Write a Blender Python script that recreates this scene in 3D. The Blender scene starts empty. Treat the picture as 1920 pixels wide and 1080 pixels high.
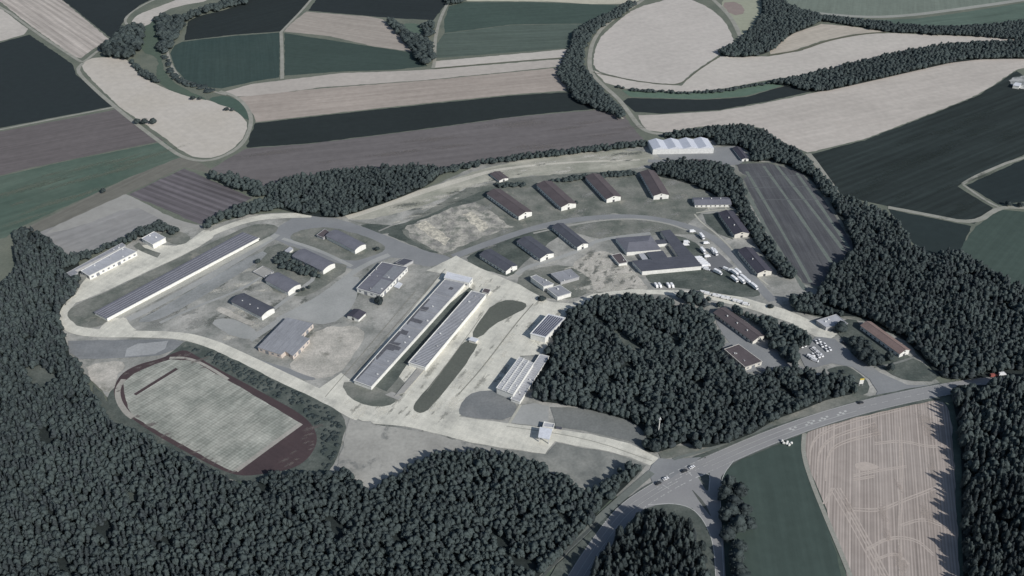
import bpy, bmesh, math, random
import numpy as np
from mathutils import Vector, Matrix, noise
from mathutils.geometry import tessellate_polygon
R = math.radians
random.seed(7); rng = np.random.default_rng(11)
scene = bpy.context.scene
col = scene.collection

# ---------------------------------------------------------------- camera
PITCH, FPX, HCAM = R(34.5), 1700.0, 450.0
cd = bpy.data.cameras.new('camera'); cam = bpy.data.objects.new('camera', cd); col.objects.link(cam)
cam.location = (0, 0, HCAM); cam.rotation_euler = (R(90) - PITCH, 0, 0)
cd.sensor_width = 36; cd.lens = FPX / 1920 * 36; cd.clip_start = 1; cd.clip_end = 60000
scene.camera = cam
scene.cycles.transparent_max_bounces = 24
# ---------------------------------------------------------------- light
SUN_EL, SUN_AZ = 33.0, 134.0            # azimuth clockwise from +Y (away from the camera)
w = bpy.data.worlds.new('World'); scene.world = w; w.use_nodes = True
nt = w.node_tree; bg = nt.nodes['Background']
sky = nt.nodes.new('ShaderNodeTexSky'); sky.sky_type = 'NISHITA'; sky.sun_disc = False
sky.sun_elevation = R(SUN_EL); sky.sun_rotation = R(SUN_AZ)
nt.links.new(sky.outputs[0], bg.inputs[0]); bg.inputs[1].default_value = 0.08
sl = bpy.data.lights.new('sun', 'SUN'); so = bpy.data.objects.new('sun', sl); col.objects.link(so)
sl.energy = 3.85; sl.angle = R(0.5); sl.color = (1, 0.98, 0.95)
so.rotation_euler = (R(90 - SUN_EL), 0, R(180 - SUN_AZ)); so.location = (300, -300, 400)
scene.view_settings.view_transform = 'Standard'; scene.view_settings.look = 'None'
scene.view_settings.exposure = 0.0; scene.view_settings.gamma = 1
K = (0.86, 0.88, 0.91)                   # what a white level sheet returns under this light

# ---------------------------------------------------------------- helpers
cp, sp = math.cos(PITCH), math.sin(PITCH)
def G(p, z=0.0):
    x = (p[0] - 960) / FPX; y = (540 - p[1]) / FPX
    d = (x, cp + y * sp, -sp + y * cp); t = (HCAM - z) / -d[2]
    return Vector((d[0] * t, d[1] * t, z))
def proj(x, y, z):
    dz = z - HCAM
    depth = y * cp - dz * sp; up = y * sp + dz * cp
    return 960 + FPX * x / depth, 540 - FPX * up / depth, depth
def lin(c): c /= 255; return c / 12.92 if c < .04045 else ((c + .055) / 1.055) ** 2.4
def A(r, g, b, k=1.0): return tuple(min(.9, lin(v) / kk * k) for v, kk in zip((r, g, b), K))
def tag(o, label=None, cat=None, group=None, kind=None):
    if label: o['label'] = label
    if cat: o['category'] = cat
    if group: o['group'] = group
    if kind: o['kind'] = kind
    return o
def empty(name, loc, rz=0):
    o = bpy.data.objects.new(name, None); col.objects.link(o); o.location = loc; o.rotation_euler = (0, 0, rz)
    o.empty_display_size = 1; return o
def link(name, me, parent=None):
    o = bpy.data.objects.new(name, me); col.objects.link(o)
    if parent: o.parent = parent
    return o
def copy_tree(o, parent=None):
    c = o.copy(); col.objects.link(c)
    if parent: c.parent = parent
    for ch in [k for k in o.children]:
        copy_tree(ch, c)
    return c

# ---------------------------------------------------------------- materials
MATS = {}
def mat(name, c, c2=None, scale=.03, amp=.5, fine=.6, fine_amp=.12, stripe=None, grid=None, rough=.95, detail=6, spots=None):
    """two-tone procedural surface: large patches c..c2, fine grain, optional streaks along a direction"""
    if name in MATS: return MATS[name]
    m = bpy.data.materials.new(name); m.use_nodes = True; n = m.node_tree.nodes; L = m.node_tree.links
    b = n['Principled BSDF']; b.inputs['Roughness'].default_value = rough
    b.inputs['Specular IOR Level'].default_value = .15
    tc = n.new('ShaderNodeTexCoord')
    def noise_(s, det=detail, vec=None, rough_=.6):
        q = n.new('ShaderNodeTexNoise'); q.inputs['Scale'].default_value = s; q.inputs['Detail'].default_value = det
        q.inputs['Roughness'].default_value = rough_; L.new(vec or tc.outputs['Object'], q.inputs['Vector']); return q.outputs['Fac']
    def ramp(f, lo, hi):
        q = n.new('ShaderNodeMapRange'); q.inputs['From Min'].default_value = .5 - .5 / lo if False else lo
        q.inputs['From Max'].default_value = hi; L.new(f, q.inputs['Value']); return q.outputs['Result']
    def mix(f, a, bb, mode='MIX'):
        q = n.new('ShaderNodeMix'); q.data_type = 'RGBA'; q.blend_type = mode
        if isinstance(f, float): q.inputs['Factor'].default_value = f
        else: L.new(f, q.inputs['Factor'])
        for s, v in ((6, a), (7, bb)):
            if isinstance(v, tuple): q.inputs[s].default_value = (*v, 1)
            else: L.new(v, q.inputs[s])
        return q.outputs[2]
    c2 = c2 or tuple(v * .75 for v in c)
    out = mix(ramp(noise_(scale), .5 - .25 / max(amp, .01) * .5, .5 + .25 / max(amp, .01) * .5), c, c2)
    if spots:
        sc, lo, hi, cc = spots
        out = mix(ramp(noise_(sc, 5, rough_=.7), lo, hi), out, cc)
    def mul(out, fac, amt):
        q = n.new('ShaderNodeMapRange'); q.inputs['From Min'].default_value = .3; q.inputs['From Max'].default_value = .7
        q.inputs['To Min'].default_value = 1 - amt; q.inputs['To Max'].default_value = 1 + amt; L.new(fac, q.inputs['Value'])
        v = n.new('ShaderNodeVectorMath'); v.operation = 'SCALE'; L.new(out, v.inputs[0]); L.new(q.outputs[0], v.inputs['Scale'])
        return v.outputs[0]
    if fine_amp: out = mul(out, noise_(fine, 4), fine_amp)
    for st in (stripe or ()):
        ang, period, amt, lng = st
        mp = n.new('ShaderNodeMapping'); mp.vector_type = 'TEXTURE'; mp.inputs['Rotation'].default_value = (0, 0, ang)
        mp.inputs['Scale'].default_value = (lng, period, 1); L.new(tc.outputs['Object'], mp.inputs['Vector'])
        out = mul(out, noise_(1.0, 2, mp.outputs[0]), amt)
    for gr in (grid or ()):
        ang, period, amt = gr
        mp = n.new('ShaderNodeMapping'); mp.vector_type = 'TEXTURE'; mp.inputs['Rotation'].default_value = (0, 0, ang)
        mp.inputs['Scale'].default_value = (period, period, 1); L.new(tc.outputs['Object'], mp.inputs['Vector'])
        wv = n.new('ShaderNodeTexWave'); wv.bands_direction = 'Y'; wv.inputs['Scale'].default_value = .314
        wv.inputs['Distortion'].default_value = .15; L.new(mp.outputs[0], wv.inputs['Vector'])
        out = mul(out, wv.outputs['Fac'], amt)
    L.new(out, b.inputs['Base Color'])
    MATS[name] = m; return m
def dirang(p0, p1):
    a, b = G(p0), G(p1); return math.atan2(b.y - a.y, b.x - a.x)

# ---------------------------------------------------------------- ground patches
def smooth(pts, it=2, closed=True):
    P = [Vector(p) for p in pts]
    for _ in range(it):
        Q = []; n = len(P)
        for i in range(n if closed else n - 1):
            a, b = P[i], P[(i + 1) % n]; Q += [a * .75 + b * .25, a * .25 + b * .75]
        if not closed: Q = [P[0]] + Q + [P[-1]]
        P = Q
    return P
def ragged(P, step=3.0, amp=.6, seed=0):
    out = []
    for i in range(len(P)):
        a, b = P[i], P[(i + 1) % len(P)]; L = (b - a).length
        k = max(1, min(400, int(L / step)))
        for j in range(k):
            q = a.lerp(b, j / k)
            out.append(q + Vector((noise.noise(Vector((q.x * .11, q.y * .11, seed))), noise.noise(Vector((q.x * .11, q.y * .11, seed + 9))), 0)) * amp * 2)
    return out
LZ = [0]; LAY = .0026
def sheet(name, P, m, z):
    P = [Vector((p.x, p.y, z)) for p in P]
    tris = tessellate_polygon([P]); me = bpy.data.meshes.new(name)
    me.from_pydata([tuple(p) for p in P], [], [t for t in tris]); me.materials.append(m)
    bm = bmesh.new(); bm.from_mesh(me)
    for f in bm.faces:
        f.normal_update()
        if f.normal.z < 0: f.normal_flip()
    bm.to_mesh(me); bm.free()
    return tag(link(name, me), kind='structure')
def patch(name, m, pts, sm=1, rag=.5, step=3.0):
    LZ[0] += 1
    P = [G(p) for p in pts]
    if sm: P = smooth(P, sm)
    if rag: P = ragged(P, step, rag, LZ[0])
    return sheet(name, P, m, .01 + LZ[0] * LAY)
def strip(name, m, pts, width, sm=2, rag=0.0, closed=False):
    """a road or path: width in metres, one number or one per point"""
    LZ[0] += 1
    ws = width if isinstance(width, (list, tuple)) else [width] * len(pts)
    P = [Vector((*G(p).xy, wd)) for p, wd in zip(pts, ws)]
    P = smooth(P, sm, closed)
    Lf, Rt = [], []
    for i, p in enumerate(P):
        a = P[max(i - 1, 0)].xy; b = P[min(i + 1, len(P) - 1)].xy; d = (b - a)
        if d.length < 1e-6: continue
        d.normalize(); nrm = Vector((-d.y, d.x)) * p.z * .5
        Lf.append(Vector((p.x + nrm.x, p.y + nrm.y, 0))); Rt.append(Vector((p.x - nrm.x, p.y - nrm.y, 0)))
    z = .01 + LZ[0] * LAY; vs = []; fs = []
    for i, (l, r) in enumerate(zip(Lf, Rt)):
        j = noise.noise(Vector((l.x * .2, l.y * .2, LZ[0]))) * rag
        l = l + (l - r).normalized() * j; r = r - (l - r).normalized() * j
        vs += [(l.x, l.y, z), (r.x, r.y, z)]
        if i: k = 2 * i; fs.append((k - 2, k - 1, k + 1, k))
    me = bpy.data.meshes.new(name); me.from_pydata(vs, [], fs); me.materials.append(m)
    bm = bmesh.new(); bm.from_mesh(me)
    for f in bm.faces:
        f.normal_update()
        if f.normal.z < 0: f.normal_flip()
    bm.to_mesh(me); bm.free()
    return tag(link(name, me), kind='structure')

# ground colours, as they look in full sun
C_pale = A(180, 176, 170); C_tan = A(158, 150, 145); C_dark = A(43, 50, 52); C_green = A(64, 80, 76)
C_brown = A(100, 96, 97); C_grass = A(92, 100, 94); C_dry = A(128, 129, 124); C_conc = A(176, 176, 166)
C_asph = A(116, 119, 122); C_gravel = A(150, 150, 144); C_verge = A(112, 116, 106)

me = bpy.data.meshes.new('ground'); S = 9000
me.from_pydata([(-S, -600, 0), (S, -600, 0), (S, 12000, 0), (-S, 12000, 0)], [], [(0, 1, 2, 3)])
me.materials.append(mat('m_ground', A(96, 106, 96), A(70, 82, 76), scale=.006, amp=.8, fine=.25, fine_amp=.15, spots=(.002, .55, .6, A(150, 145, 135))))
tag(link('ground', me), kind='structure')

def field(n, c, pts, d=None, c2=None, s1=.12, s2=.0, per=3.5, rag=.8, sm=1, amp=.5, scale=.012, grid=None, name='field'):
    st = []
    if d:
        a = dirang(*d); st.append((a, per, s1, 120)); st.append((a, per * 3.4, s1 * .6, 200))
    return patch(name, mat('m_' + n, c, c2 or tuple(v * .86 for v in c), scale=scale, amp=amp, fine=.12, fine_amp=.08, stripe=st, grid=grid), pts, sm, rag, 5)

# verges and shared grass beneath the field mosaic
patch('grassland', mat('m_verge', C_verge, A(88, 96, 88), scale=.03, fine=.4), [(-500, -250), (2500, -250), (2500, 700), (1700, 760), (-500, 760)], 0, 0)
field('f1', C_pale, [(-260, -120), (0, 14), (30, 38), (60, 60), (0, 78), (-260, 130)], d=((0, 14), (60, 60)), s1=.03)
field('f2', A(170, 164, 158), [(-90, -70), (30, -70), (115, -1), (204, 73), (178, 90), (152, 109), (140, 107), (60, 50), (0, 3)], d=((60, 20), (170, 95)), s1=.17, per=4.5, sm=0, grid=[(dirang((60, 20), (170, 95)), 10, .09)])
field('f3', C_dark, [(50, -70), (350, -70), (300, -10), (262, 10), (240, 28), (228, 45), (215, 68), (207, 71), (118, 0)], sm=0)
field('f4', C_dark, [(-260, 135), (0, 80), (55, 65), (136, 120), (143, 140), (213, 199), (0, 240), (-260, 296)], sm=0, c2=A(42, 50, 52))
field('f5', C_pale, [(156, 116), (178, 107), (232, 108), (245, 120), (262, 142), (290, 156), (305, 164), (350, 181), (400, 190), (440, 206), (464, 228), (463, 245), (448, 270), (420, 290), (388, 298), (352, 291), (300, 252), (245, 215), (225, 202), (165, 142), (153, 126)], s1=.02, d=((200, 120), (400, 270)), c2=A(172, 167, 158))
field('f6', A(102, 98, 99), [(-260, 302), (0, 247), (219, 205), (250, 228), (305, 264), (200, 285), (60, 314), (0, 329), (-260, 392)], d=((0, 300), (200, 262)), s1=.10, sm=0)
field('f7', A(90, 103, 94), [(-260, 394), (0, 331), (140, 299), (308, 266), (345, 294), (240, 333), (170, 366), (90, 402), (40, 425), (10, 445), (-260, 520)], d=((0, 380), (300, 290)), s1=.12, per=7, c2=A(70, 88, 80), sm=0)
field('f7b', A(112, 112, 106), [(180, 362), (245, 332), (345, 292), (400, 318), (470, 345), (345, 313), (240, 362), (100, 426), (50, 440), (40, 430), (95, 404)], d=((100, 420), (300, 320)), s1=.1, sm=0)
field('f8', A(146, 146, 145), [(232, 368), (310, 412), (335, 430), (300, 420), (270, 425), (230, 447), (150, 478), (118, 478), (75, 460), (62, 440), (100, 425)], d=((90, 450), (250, 390)), s1=.12, c2=A(122, 123, 124), per=8, name='gravel_lot')
field('f9', A(98, 95, 99), [(240, 365), (345, 316), (404, 342), (475, 371), (375, 421), (310, 392)], d=((280, 345), (430, 400)), s1=.22, per=4.5, sm=0, grid=[(dirang((280, 345), (430, 400)), 8, .12)])
field('f8c', A(150, 150, 147), [(228, 366), (240, 364), (330, 412), (380, 424), (440, 420), (440, 428), (370, 432), (330, 428), (290, 405), (250, 385), (150, 425), (60, 445)], s1=0, name='track')
field('f10', A(42, 49, 50), [(455, -80), (680, -80), (580, 2), (527, 59), (440, 65), (345, 76), (350, 52), (353, 40), (372, 30), (420, 19), (458, 5)], d=((400, 50), (560, 10)), s1=.12, sm=0)
field('f11', A(60, 74, 71), [(343, 78), (440, 67), (525, 61), (524, 145), (480, 152), (415, 166), (380, 163), (345, 148), (327, 125), (319, 100), (327, 85)], d=((430, 80), (432, 150)), s1=.08, sm=0, c2=A(52, 68, 66))
field('f12', A(62, 76, 72), [(533, 62), (780, 100), (802, 124), (740, 131), (640, 134), (534, 142)], d=((540, 100), (780, 120)), s1=.06, sm=0)
field('f13', A(155, 149, 142), [(574, 22), (690, 31), (718, 36), (745, 62), (780, 98), (700, 87), (620, 68), (532, 59), (545, 45)], d=((560, 50), (740, 80)), s1=.10, sm=0)
field('f14', C_dark, [(684, -80), (880, -80), (836, 8), (812, 38), (735, 34), (690, 30), (578, 20), (592, 0)], d=((600, 15), (800, 30)), s1=.08, sm=0)
field('f15', A(68, 83, 78), [(842, 12), (870, 4), (1000, 4), (1160, 10), (1112, 44), (960, 46), (834, 62), (832, 40)], d=((840, 50), (1100, 30)), s1=.07, sm=0)
field('f15b', A(84, 96, 90), [(833, 63), (960, 47), (1110, 45), (1078, 68), (1069, 90), (816, 109), (817, 85)], d=((840, 80), (1060, 70)), s1=.16, per=5, sm=0)
field('f0', A(176, 174, 160), [(868, -80), (1260, -80), (1200, 0), (1185, 7), (1110, 8), (1030, 3), (940, 2), (875, 2)], s1=0, sm=0)
field('f16', C_pale, [(814, 115), (1068, 92), (1062, 107), (815, 127)], sm=0, s1=0)
field('f16b', A(172, 167, 161), [(418, 173), (470, 158), (640, 137), (740, 134), (815, 130), (1060, 110), (1055, 124), (800, 150), (600, 164), (480, 180), (437, 181)], d=((500, 170), (1000, 125)), s1=.03, sm=0)
field('f17', A(158, 150, 143), [(440, 183), (600, 166), (800, 151), (1056, 126), (1060, 150), (1078, 169), (960, 177), (700, 204), (480, 229), (475, 215), (457, 194)], d=((500, 200), (1000, 150)), s1=.11, per=6, sm=0)
field('f18', A(43, 50, 51), [(479, 231), (700, 206), (960, 179), (1076, 172), (1115, 204), (960, 219), (780, 244), (580, 269), (462, 277), (470, 250)], d=((500, 250), (1000, 200)), s1=.05, sm=0)
field('f19', A(106, 103, 104), [(460, 279), (580, 270), (780, 245), (960, 220), (1120, 206), (1168, 214), (1188, 240), (1210, 266), (1000, 290), (850, 315), (620, 333), (510, 352), (480, 350), (395, 318), (420, 302)], d=((500, 300), (1000, 245)), s1=.10, per=5, sm=0)
field('f20', A(181, 177, 172), [(1113, 127), (1113, 105), (1121, 75), (1152, 45), (1192, 14), (1250, 0), (1268, -12), (1292, -2), (1330, 14), (1360, 40), (1374, 70), (1377, 86), (1350, 102), (1310, 128), (1290, 143), (1275, 158), (1230, 156), (1180, 149), (1130, 137)], d=((1150, 120), (1350, 60)), s1=.03)
field('f21', A(181, 177, 171), [(1112, 132), (1130, 139), (1180, 151), (1230, 158), (1278, 161), (1292, 146), (1313, 130), (1352, 105), (1440, 106), (1500, 96), (1550, 77), (1620, 64), (1670, 62), (1760, 66), (1900, 71), (2060, 73), (2060, 80), (1780, 80), (1740, 88), (1650, 110), (1540, 136), (1440, 150), (1330, 171), (1270, 172), (1170, 166), (1135, 155)], d=((1300, 160), (1700, 80)), s1=.03, sm=0)
field('f22', A(172, 166, 156), [(1442, 95), (1475, 66), (1540, 45), (1600, 50), (1662, 60), (1600, 64), (1540, 77), (1480, 97), (1445, 103)], d=((1450, 95), (1600, 55)), s1=.09, sm=0)
field('f23', A(92, 112, 100), [(1165, 169), (1270, 174), (1340, 173), (1440, 153), (1480, 152), (1470, 160), (1400, 180), (1320, 186), (1182, 182)], s1=0, sm=0)
field('f24', C_dark, [(1178, 184), (1320, 187), (1400, 182), (1475, 160), (1528, 170), (1440, 190), (1350, 206), (1240, 213), (1190, 210), (1168, 190)], s1=0, sm=0)
field('f25', A(177, 172, 166), [(1196, 216), (1240, 215), (1350, 208), (1440, 192), (1540, 171), (1700, 136), (1800, 112), (1920, 109), (2200, 108), (1975, 116), (1905, 131), (1870, 155), (1830, 179), (1740, 215), (1620, 261), (1515, 286), (1460, 266), (1430, 241), (1390, 233), (1310, 238), (1250, 249), (1212, 244), (1202, 230)], d=((1300, 240), (1750, 150)), s1=.06, per=7, sm=0)
field('f26', A(45, 53, 53), [(1517, 290), (1620, 263), (1740, 217), (1830, 181), (1870, 157), (1905, 133), (1930, 150), (2300, 180), (2300, 200), (1920, 290), (1805, 343), (1795, 350), (1862, 390), (1826, 419), (1665, 387), (1600, 372), (1570, 365), (1550, 338), (1530, 310)], d=((1560, 330), (1850, 220)), s1=.2, per=6, sm=0, grid=[(dirang((1560, 330), (1850, 220)), 9, .07)])
field('f27', A(40, 49, 51), [(1812, 347), (1920, 299), (2300, 205), (2300, 400), (1920, 378), (1872, 384)], d=((1820, 350), (1920, 320)), s1=.08, sm=0)
field('f28', A(44, 54, 55), [(1665, 392), (1822, 424), (1795, 480), (1740, 490), (1700, 440)], s1=0, sm=0)
field('f29', A(68, 82, 77), [(1830, 425), (1876, 393), (1920, 397), (2300, 420), (2300, 660), (1920, 560), (1850, 520), (1790, 480)], d=((1850, 500), (1900, 440)), s1=.07, sm=0)
field('f30', A(112, 122, 114), [(1440, -40), (2300, -90), (2300, -60), (1900, 0), (1800, 17), (1700, 29), (1620, 32), (1520, 22), (1475, 10)], d=((1620, 20), (1625, -20)), s1=.08, sm=0)
field('f31', A(86, 102, 94), [(1620, 38), (1720, 35), (1820, 21), (1920, 5), (2300, -55), (2300, 10), (1920, 45), (1840, 55), (1740, 58), (1660, 50)], d=((1700, 45), (1900, 20)), s1=.14, per=10, sm=0)
field('f32', A(150, 154, 138), [(1345, 0), (1400, -30), (1448, 5), (1440, 30), (1420, 60), (1398, 82), (1378, 40)], s1=0)
field('f33', A(138, 128, 124), [(1350, 5), (1385, 3), (1400, 25), (1372, 30)], s1=0)
field('f34', A(82, 96, 86), [(262, 60), (290, 30), (300, 60), (300, 98), (310, 140), (340, 165), (400, 190), (350, 181), (305, 164), (290, 140), (300, 110), (262, 95)], s1=0)
field('f35', C_pale, [(245, 45), (255, 28), (300, 12), (345, -6), (420, -30), (400, 0), (330, 12), (295, 28), (275, 52)], s1=0)
field('f36', A(88, 104, 94), [(752, 44), (785, 44), (795, 55), (785, 68), (765, 58)], s1=0)
field('f37', A(74, 92, 84), [(425, 178), (452, 192), (470, 215), (466, 228), (440, 206), (400, 191), (390, 184)], s1=0)

# lower right fields
field('f40', A(68, 81, 77), [(1345, 930), (1350, 895), (1375, 868), (1440, 838), (1502, 812), (1505, 835), (1520, 890), (1545, 960), (1578, 1080), (1610, 1200), (1350, 1200)], d=((1420, 900), (1450, 1080)), s1=.07, sm=0)
m41 = dirang((1640, 840), (1645, 1060))
field('f41', A(157, 150, 145), [(1518, 806), (1600, 780), (1700, 756), (1765, 748), (1782, 770), (1792, 900), (1800, 1200), (1622, 1200), (1590, 1080), (1562, 990), (1528, 905), (1510, 855), (1508, 825)], d=((1640, 840), (1645, 1060)), s1=.20, per=.9, c2=A(150, 141, 135), grid=[(m41, 1.9, .13)], name='stubble_field')
M_arc = mat('m_arc', A(176, 167, 160), A(166, 157, 150), scale=.3)
for pts, sep in (([(1640, 832), (1690, 826), (1740, 838), (1770, 836)], 2), ([(1600, 892), (1660, 880), (1700, 875)], 2), ([(1600, 955), (1650, 958), (1690, 940), (1730, 925), (1765, 910)], 3), ([(1690, 985), (1730, 972), (1765, 985)], 2.5), ([(1625, 1030), (1670, 1006), (1720, 1012), (1750, 1040)], 2.5), ([(1545, 945), (1562, 915)], 2),
                ([(1560, 915), (1600, 985), (1650, 1080)], 4), ([(1572, 915), (1615, 990), (1668, 1090)], 3), ([(1518, 870), (1520, 830), (1550, 806), (1610, 786), (1700, 764)], 3), ([(1532, 890), (1534, 845), (1562, 818), (1640, 795)], 3), ([(1548, 900), (1550, 850), (1580, 828), (1650, 812)], 3), ([(1688, 800), (1690, 900), (1686, 1000), (1690, 1100)], 2), ([(1600, 900), (1640, 893)], 2), ([(1640, 1050), (1680, 1035), (1705, 1060)], 2)):
    for o_ in (-sep / 2, sep / 2):
        strip('tyre_track', M_arc, [(x, y + o_ * 1.6) if abs(pts[0][0] - pts[-1][0]) > abs(pts[0][1] - pts[-1][1]) else (x + o_ * 2, y) for x, y in pts], .9, 2, .3)
patch('bare_patch', M_arc, [(1606, 868), (1628, 866), (1648, 873), (1640, 880), (1612, 884), (1600, 878)], 1, 1)
M_path = mat('m_path', A(152, 152, 146), A(128, 130, 122), scale=.08, fine=.8)
for pts, wd in (([(1508, 812), (1505, 850), (1522, 905), (1555, 985), (1595, 1080), (1640, 1200)], 3.0),):
    strip('path', M_path, pts, wd)
for pts, wd in (([(-260, -110), (0, 9), (60, 56), (145, 112), (156, 118), (180, 98), (205, 80)], 4.5),
                ([(156, 118), (144, 130), (156, 148), (220, 205), (320, 282), (350, 298), (385, 303), (420, 294), (455, 272), (470, 240), (471, 215), (455, 190), (430, 176), (412, 171)], 5),
                ([(-260, 299), (0, 243), (215, 201)], 4), ([(527, 60), (529, 100), (529, 148)], 5), ([(620, -50), (580, 5), (527, 60)], 4),
                ([(840, 5), (825, 35), (815, 75), (815, 115), (812, 128)], 5),
                ([(1260, -40), (1195, 8), (1135, 45), (1112, 75), (1105, 105), (1106, 135), (1130, 160), (1160, 185), (1180, 212), (1200, 240), (1222, 250), (1248, 252)], 6),
                ([(1300, -30), (1345, 5), (1375, 38), (1392, 78)], 7),
                ([(2300, 205), (1920, 292), (1830, 330), (1805, 345)], 4), ([(1805, 346), (1850, 378), (1872, 388)], 3),
                ([(1665, 389), (1740, 403), (1828, 421), (1872, 388), (1920, 390), (2300, 410)], 6),
                ([(1515, 288), (1540, 320), (1568, 362)], 7), ([(240, 50), (232, 35), (262, 12), (300, -5)], 4),
                ([(322, 130), (345, 155), (400, 172), (425, 178)], 4), ([(310, 75), (318, 120), (340, 150)], 4),
                ([(1112, 136), (1180, 150), (1230, 157), (1277, 160), (1312, 129), (1355, 103)], 1.6)):
    strip('path', M_path if wd > 2 else mat('m_furrow', A(98, 100, 88)), pts, wd, rag=.5)
strip('path', mat('m_lane', A(150, 153, 148)), [(1470, 12), (1520, 24), (1620, 33), (1700, 30), (1800, 17), (1920, 0), (2300, -60)], 11)
strip('furrow', mat('m_furrow', A(98, 100, 88)), [(815, 129), (930, 118), (1062, 108)], 2.5)
strip('furrow', mat('m_furrow', A(98, 100, 88)), [(1440, 104), (1500, 95), (1550, 76), (1620, 63), (1660, 61)], 5)

# ---------------------------------------------------------------- the compound
M_dry = mat('m_dry', A(160, 160, 156), A(118, 121, 118), scale=.035, amp=.9, fine=.6, fine_amp=.14, spots=(.08, .53, .74, A(110, 114, 110)), stripe=[(dirang((300, 560), (500, 455)), 9, .10, 60)])
M_grass = mat('m_grass', A(122, 124, 119), A(92, 98, 93), scale=.045, amp=1.0, fine=.6, fine_amp=.16, spots=(.06, .56, .72, A(136, 135, 128)))
M_green = mat('m_green', A(92, 98, 94), A(70, 78, 75), scale=.06, amp=1.0, fine=.6, fine_amp=.2, spots=(.05, .6, .74, A(116, 118, 112)))
M_grav = mat('m_grav', A(180, 177, 170), A(152, 151, 145), scale=.07, amp=1.1, fine=.8, fine_amp=.2, spots=(.045, .58, .7, A(110, 111, 104)))
a_long = dirang((696, 726), (873, 530))
M_conc = mat('m_conc', A(202, 201, 191), A(180, 180, 172), scale=.05, amp=.8, fine=.9, fine_amp=.10, spots=(.05, .56, .78, A(158, 158, 152)), stripe=[(a_long, 3.5, .07, 50)], grid=[(a_long + math.pi / 2, 6, .02)])
M_asph = mat('m_asph', A(132, 135, 137), A(121, 124, 127), scale=.03, amp=.8, fine=.6, fine_amp=.05)
M_asphd = mat('m_asphd', A(108, 110, 114), A(98, 101, 104), scale=.05, amp=.7, fine=.8, fine_amp=.05)
M_mid = mat('m_mid', A(156, 158, 157), A(140, 143, 142), scale=.03, amp=.8, fine=.6, fine_amp=.07)

patch('waste_ground', M_dry, [(128, 520), (200, 490), (290, 420), (380, 428), (470, 402), (560, 398), (640, 405), (820, 345), (900, 308), (1060, 292), (1200, 276), (1340, 262), (1400, 275), (1480, 305), (1560, 370), (1610, 470), (1540, 545), (1600, 595), (1700, 640), (1765, 722), (1640, 752), (1450, 803), (1300, 862), (1230, 905), (1180, 930), (1000, 940), (800, 960), (600, 940), (590, 830), (500, 900), (400, 905), (250, 810), (200, 740), (125, 670), (110, 600)], 0, 1)
# purple parking field on the right
patch('grass', M_grass, [(1375, 300), (1480, 308), (1545, 355), (1612, 470), (1540, 545), (1495, 530), (1440, 440), (1400, 370)], 0, .8)
pk = mat('m_pk', A(90, 92, 95), A(74, 76, 81), scale=.03, fine=.6, fine_amp=.1, stripe=[(dirang((1420, 330), (1520, 510)), 4, .16, 60), (dirang((1420, 330), (1520, 510)), 1.5, .13, 30)])
patch('parking_field', pk, [(1380, 308), (1440, 306), (1500, 322), (1545, 375), (1602, 462), (1545, 540), (1505, 530), (1455, 460), (1415, 380)], 0, .5)
M_row = mat('m_row', A(112, 120, 116), A(96, 104, 100), scale=.2, fine=1)
for a, b in (((1400, 322), (1520, 530)), ((1432, 312), (1558, 492)), ((1455, 310), (1582, 470)), ((1395, 348), (1505, 540)), ((1494, 325), (1592, 466))):
    if a[0] == 1395: continue
    strip('grass_strip', M_row, [a, ((a[0] + b[0]) / 2 + 2, (a[1] + b[1]) / 2), b], 3.2, rag=1)
strip('grass_strip', M_row, [(1385, 330), (1430, 420), (1480, 500), (1510, 545)], 3.5, rag=1)
for a, b in (((1392, 333), (1500, 329)), ((1405, 352), (1530, 350)), ((1425, 375), (1545, 374))): strip('path', mat('m_pl', A(98, 101, 104)), [a, b], 1.5, 0)
# north slope
patch('grass', M_grass, [(650, 412), (740, 440), (850, 490), (1010, 430), (1150, 400), (1290, 420), (1400, 330), (1350, 300), (1240, 315), (1100, 320), (960, 335), (880, 350), (740, 430), (700, 420)], 0, .8)
patch('waste_ground', mat('m_nslope', A(166, 165, 155), A(138, 140, 130), scale=.03, amp=1, fine=.4, fine_amp=.1, stripe=[(dirang((900, 340), (1200, 300)), 6, .12, 90)]), [(780, 365), (850, 335), (930, 310), (1060, 288), (1200, 280), (1235, 300), (1190, 318), (1080, 325), (960, 333), (890, 345), (800, 385), (700, 412), (650, 412), (660, 402)], 1, 1.2)
strip('track', mat('m_track_pale', A(190, 188, 178)), [(650, 408), (720, 385), (800, 357), (880, 333), (930, 318), (1050, 305), (1200, 300)], [9, 9, 9, 8, 5, 4, 3], rag=.6)
patch('grass', M_green, [(665, 418), (760, 425), (870, 372), (940, 345), (955, 348), (880, 385), (800, 412), (740, 437), (705, 440)], 1, .8)
strip('footpath', mat('m_pl2', A(146, 147, 143)), [(710, 434), (760, 412), (770, 405)], 2)
patch('grass', M_green, [(716, 437), (800, 405), (835, 395), (780, 420), (745, 432), (790, 462), (830, 478), (800, 472), (760, 455)], 1, .8)
rub = mat('m_rubble', A(170, 168, 160), A(128, 128, 125), scale=.09, amp=1.2, fine=.7, fine_amp=.25, spots=(.1, .5, .62, A(112, 116, 110)))
patch('rubble', rub, [(755, 430), (800, 408), (850, 390), (890, 378), (930, 405), (960, 425), (900, 448), (850, 470), (830, 478), (790, 458)], 0, 2.2)
rubp = mat('m_rubp', A(196, 192, 178), A(150, 148, 140), scale=.25, amp=1.4, fine=1.2, fine_amp=.3)
patch('rubble', rubp, [(776, 422), (800, 414), (845, 448), (835, 462), (815, 450)], 0, 1.2, 1.5)
patch('rubble', rubp, [(868, 402), (885, 396), (918, 424), (905, 436), (885, 420)], 0, 1.2, 1.5)
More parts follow.
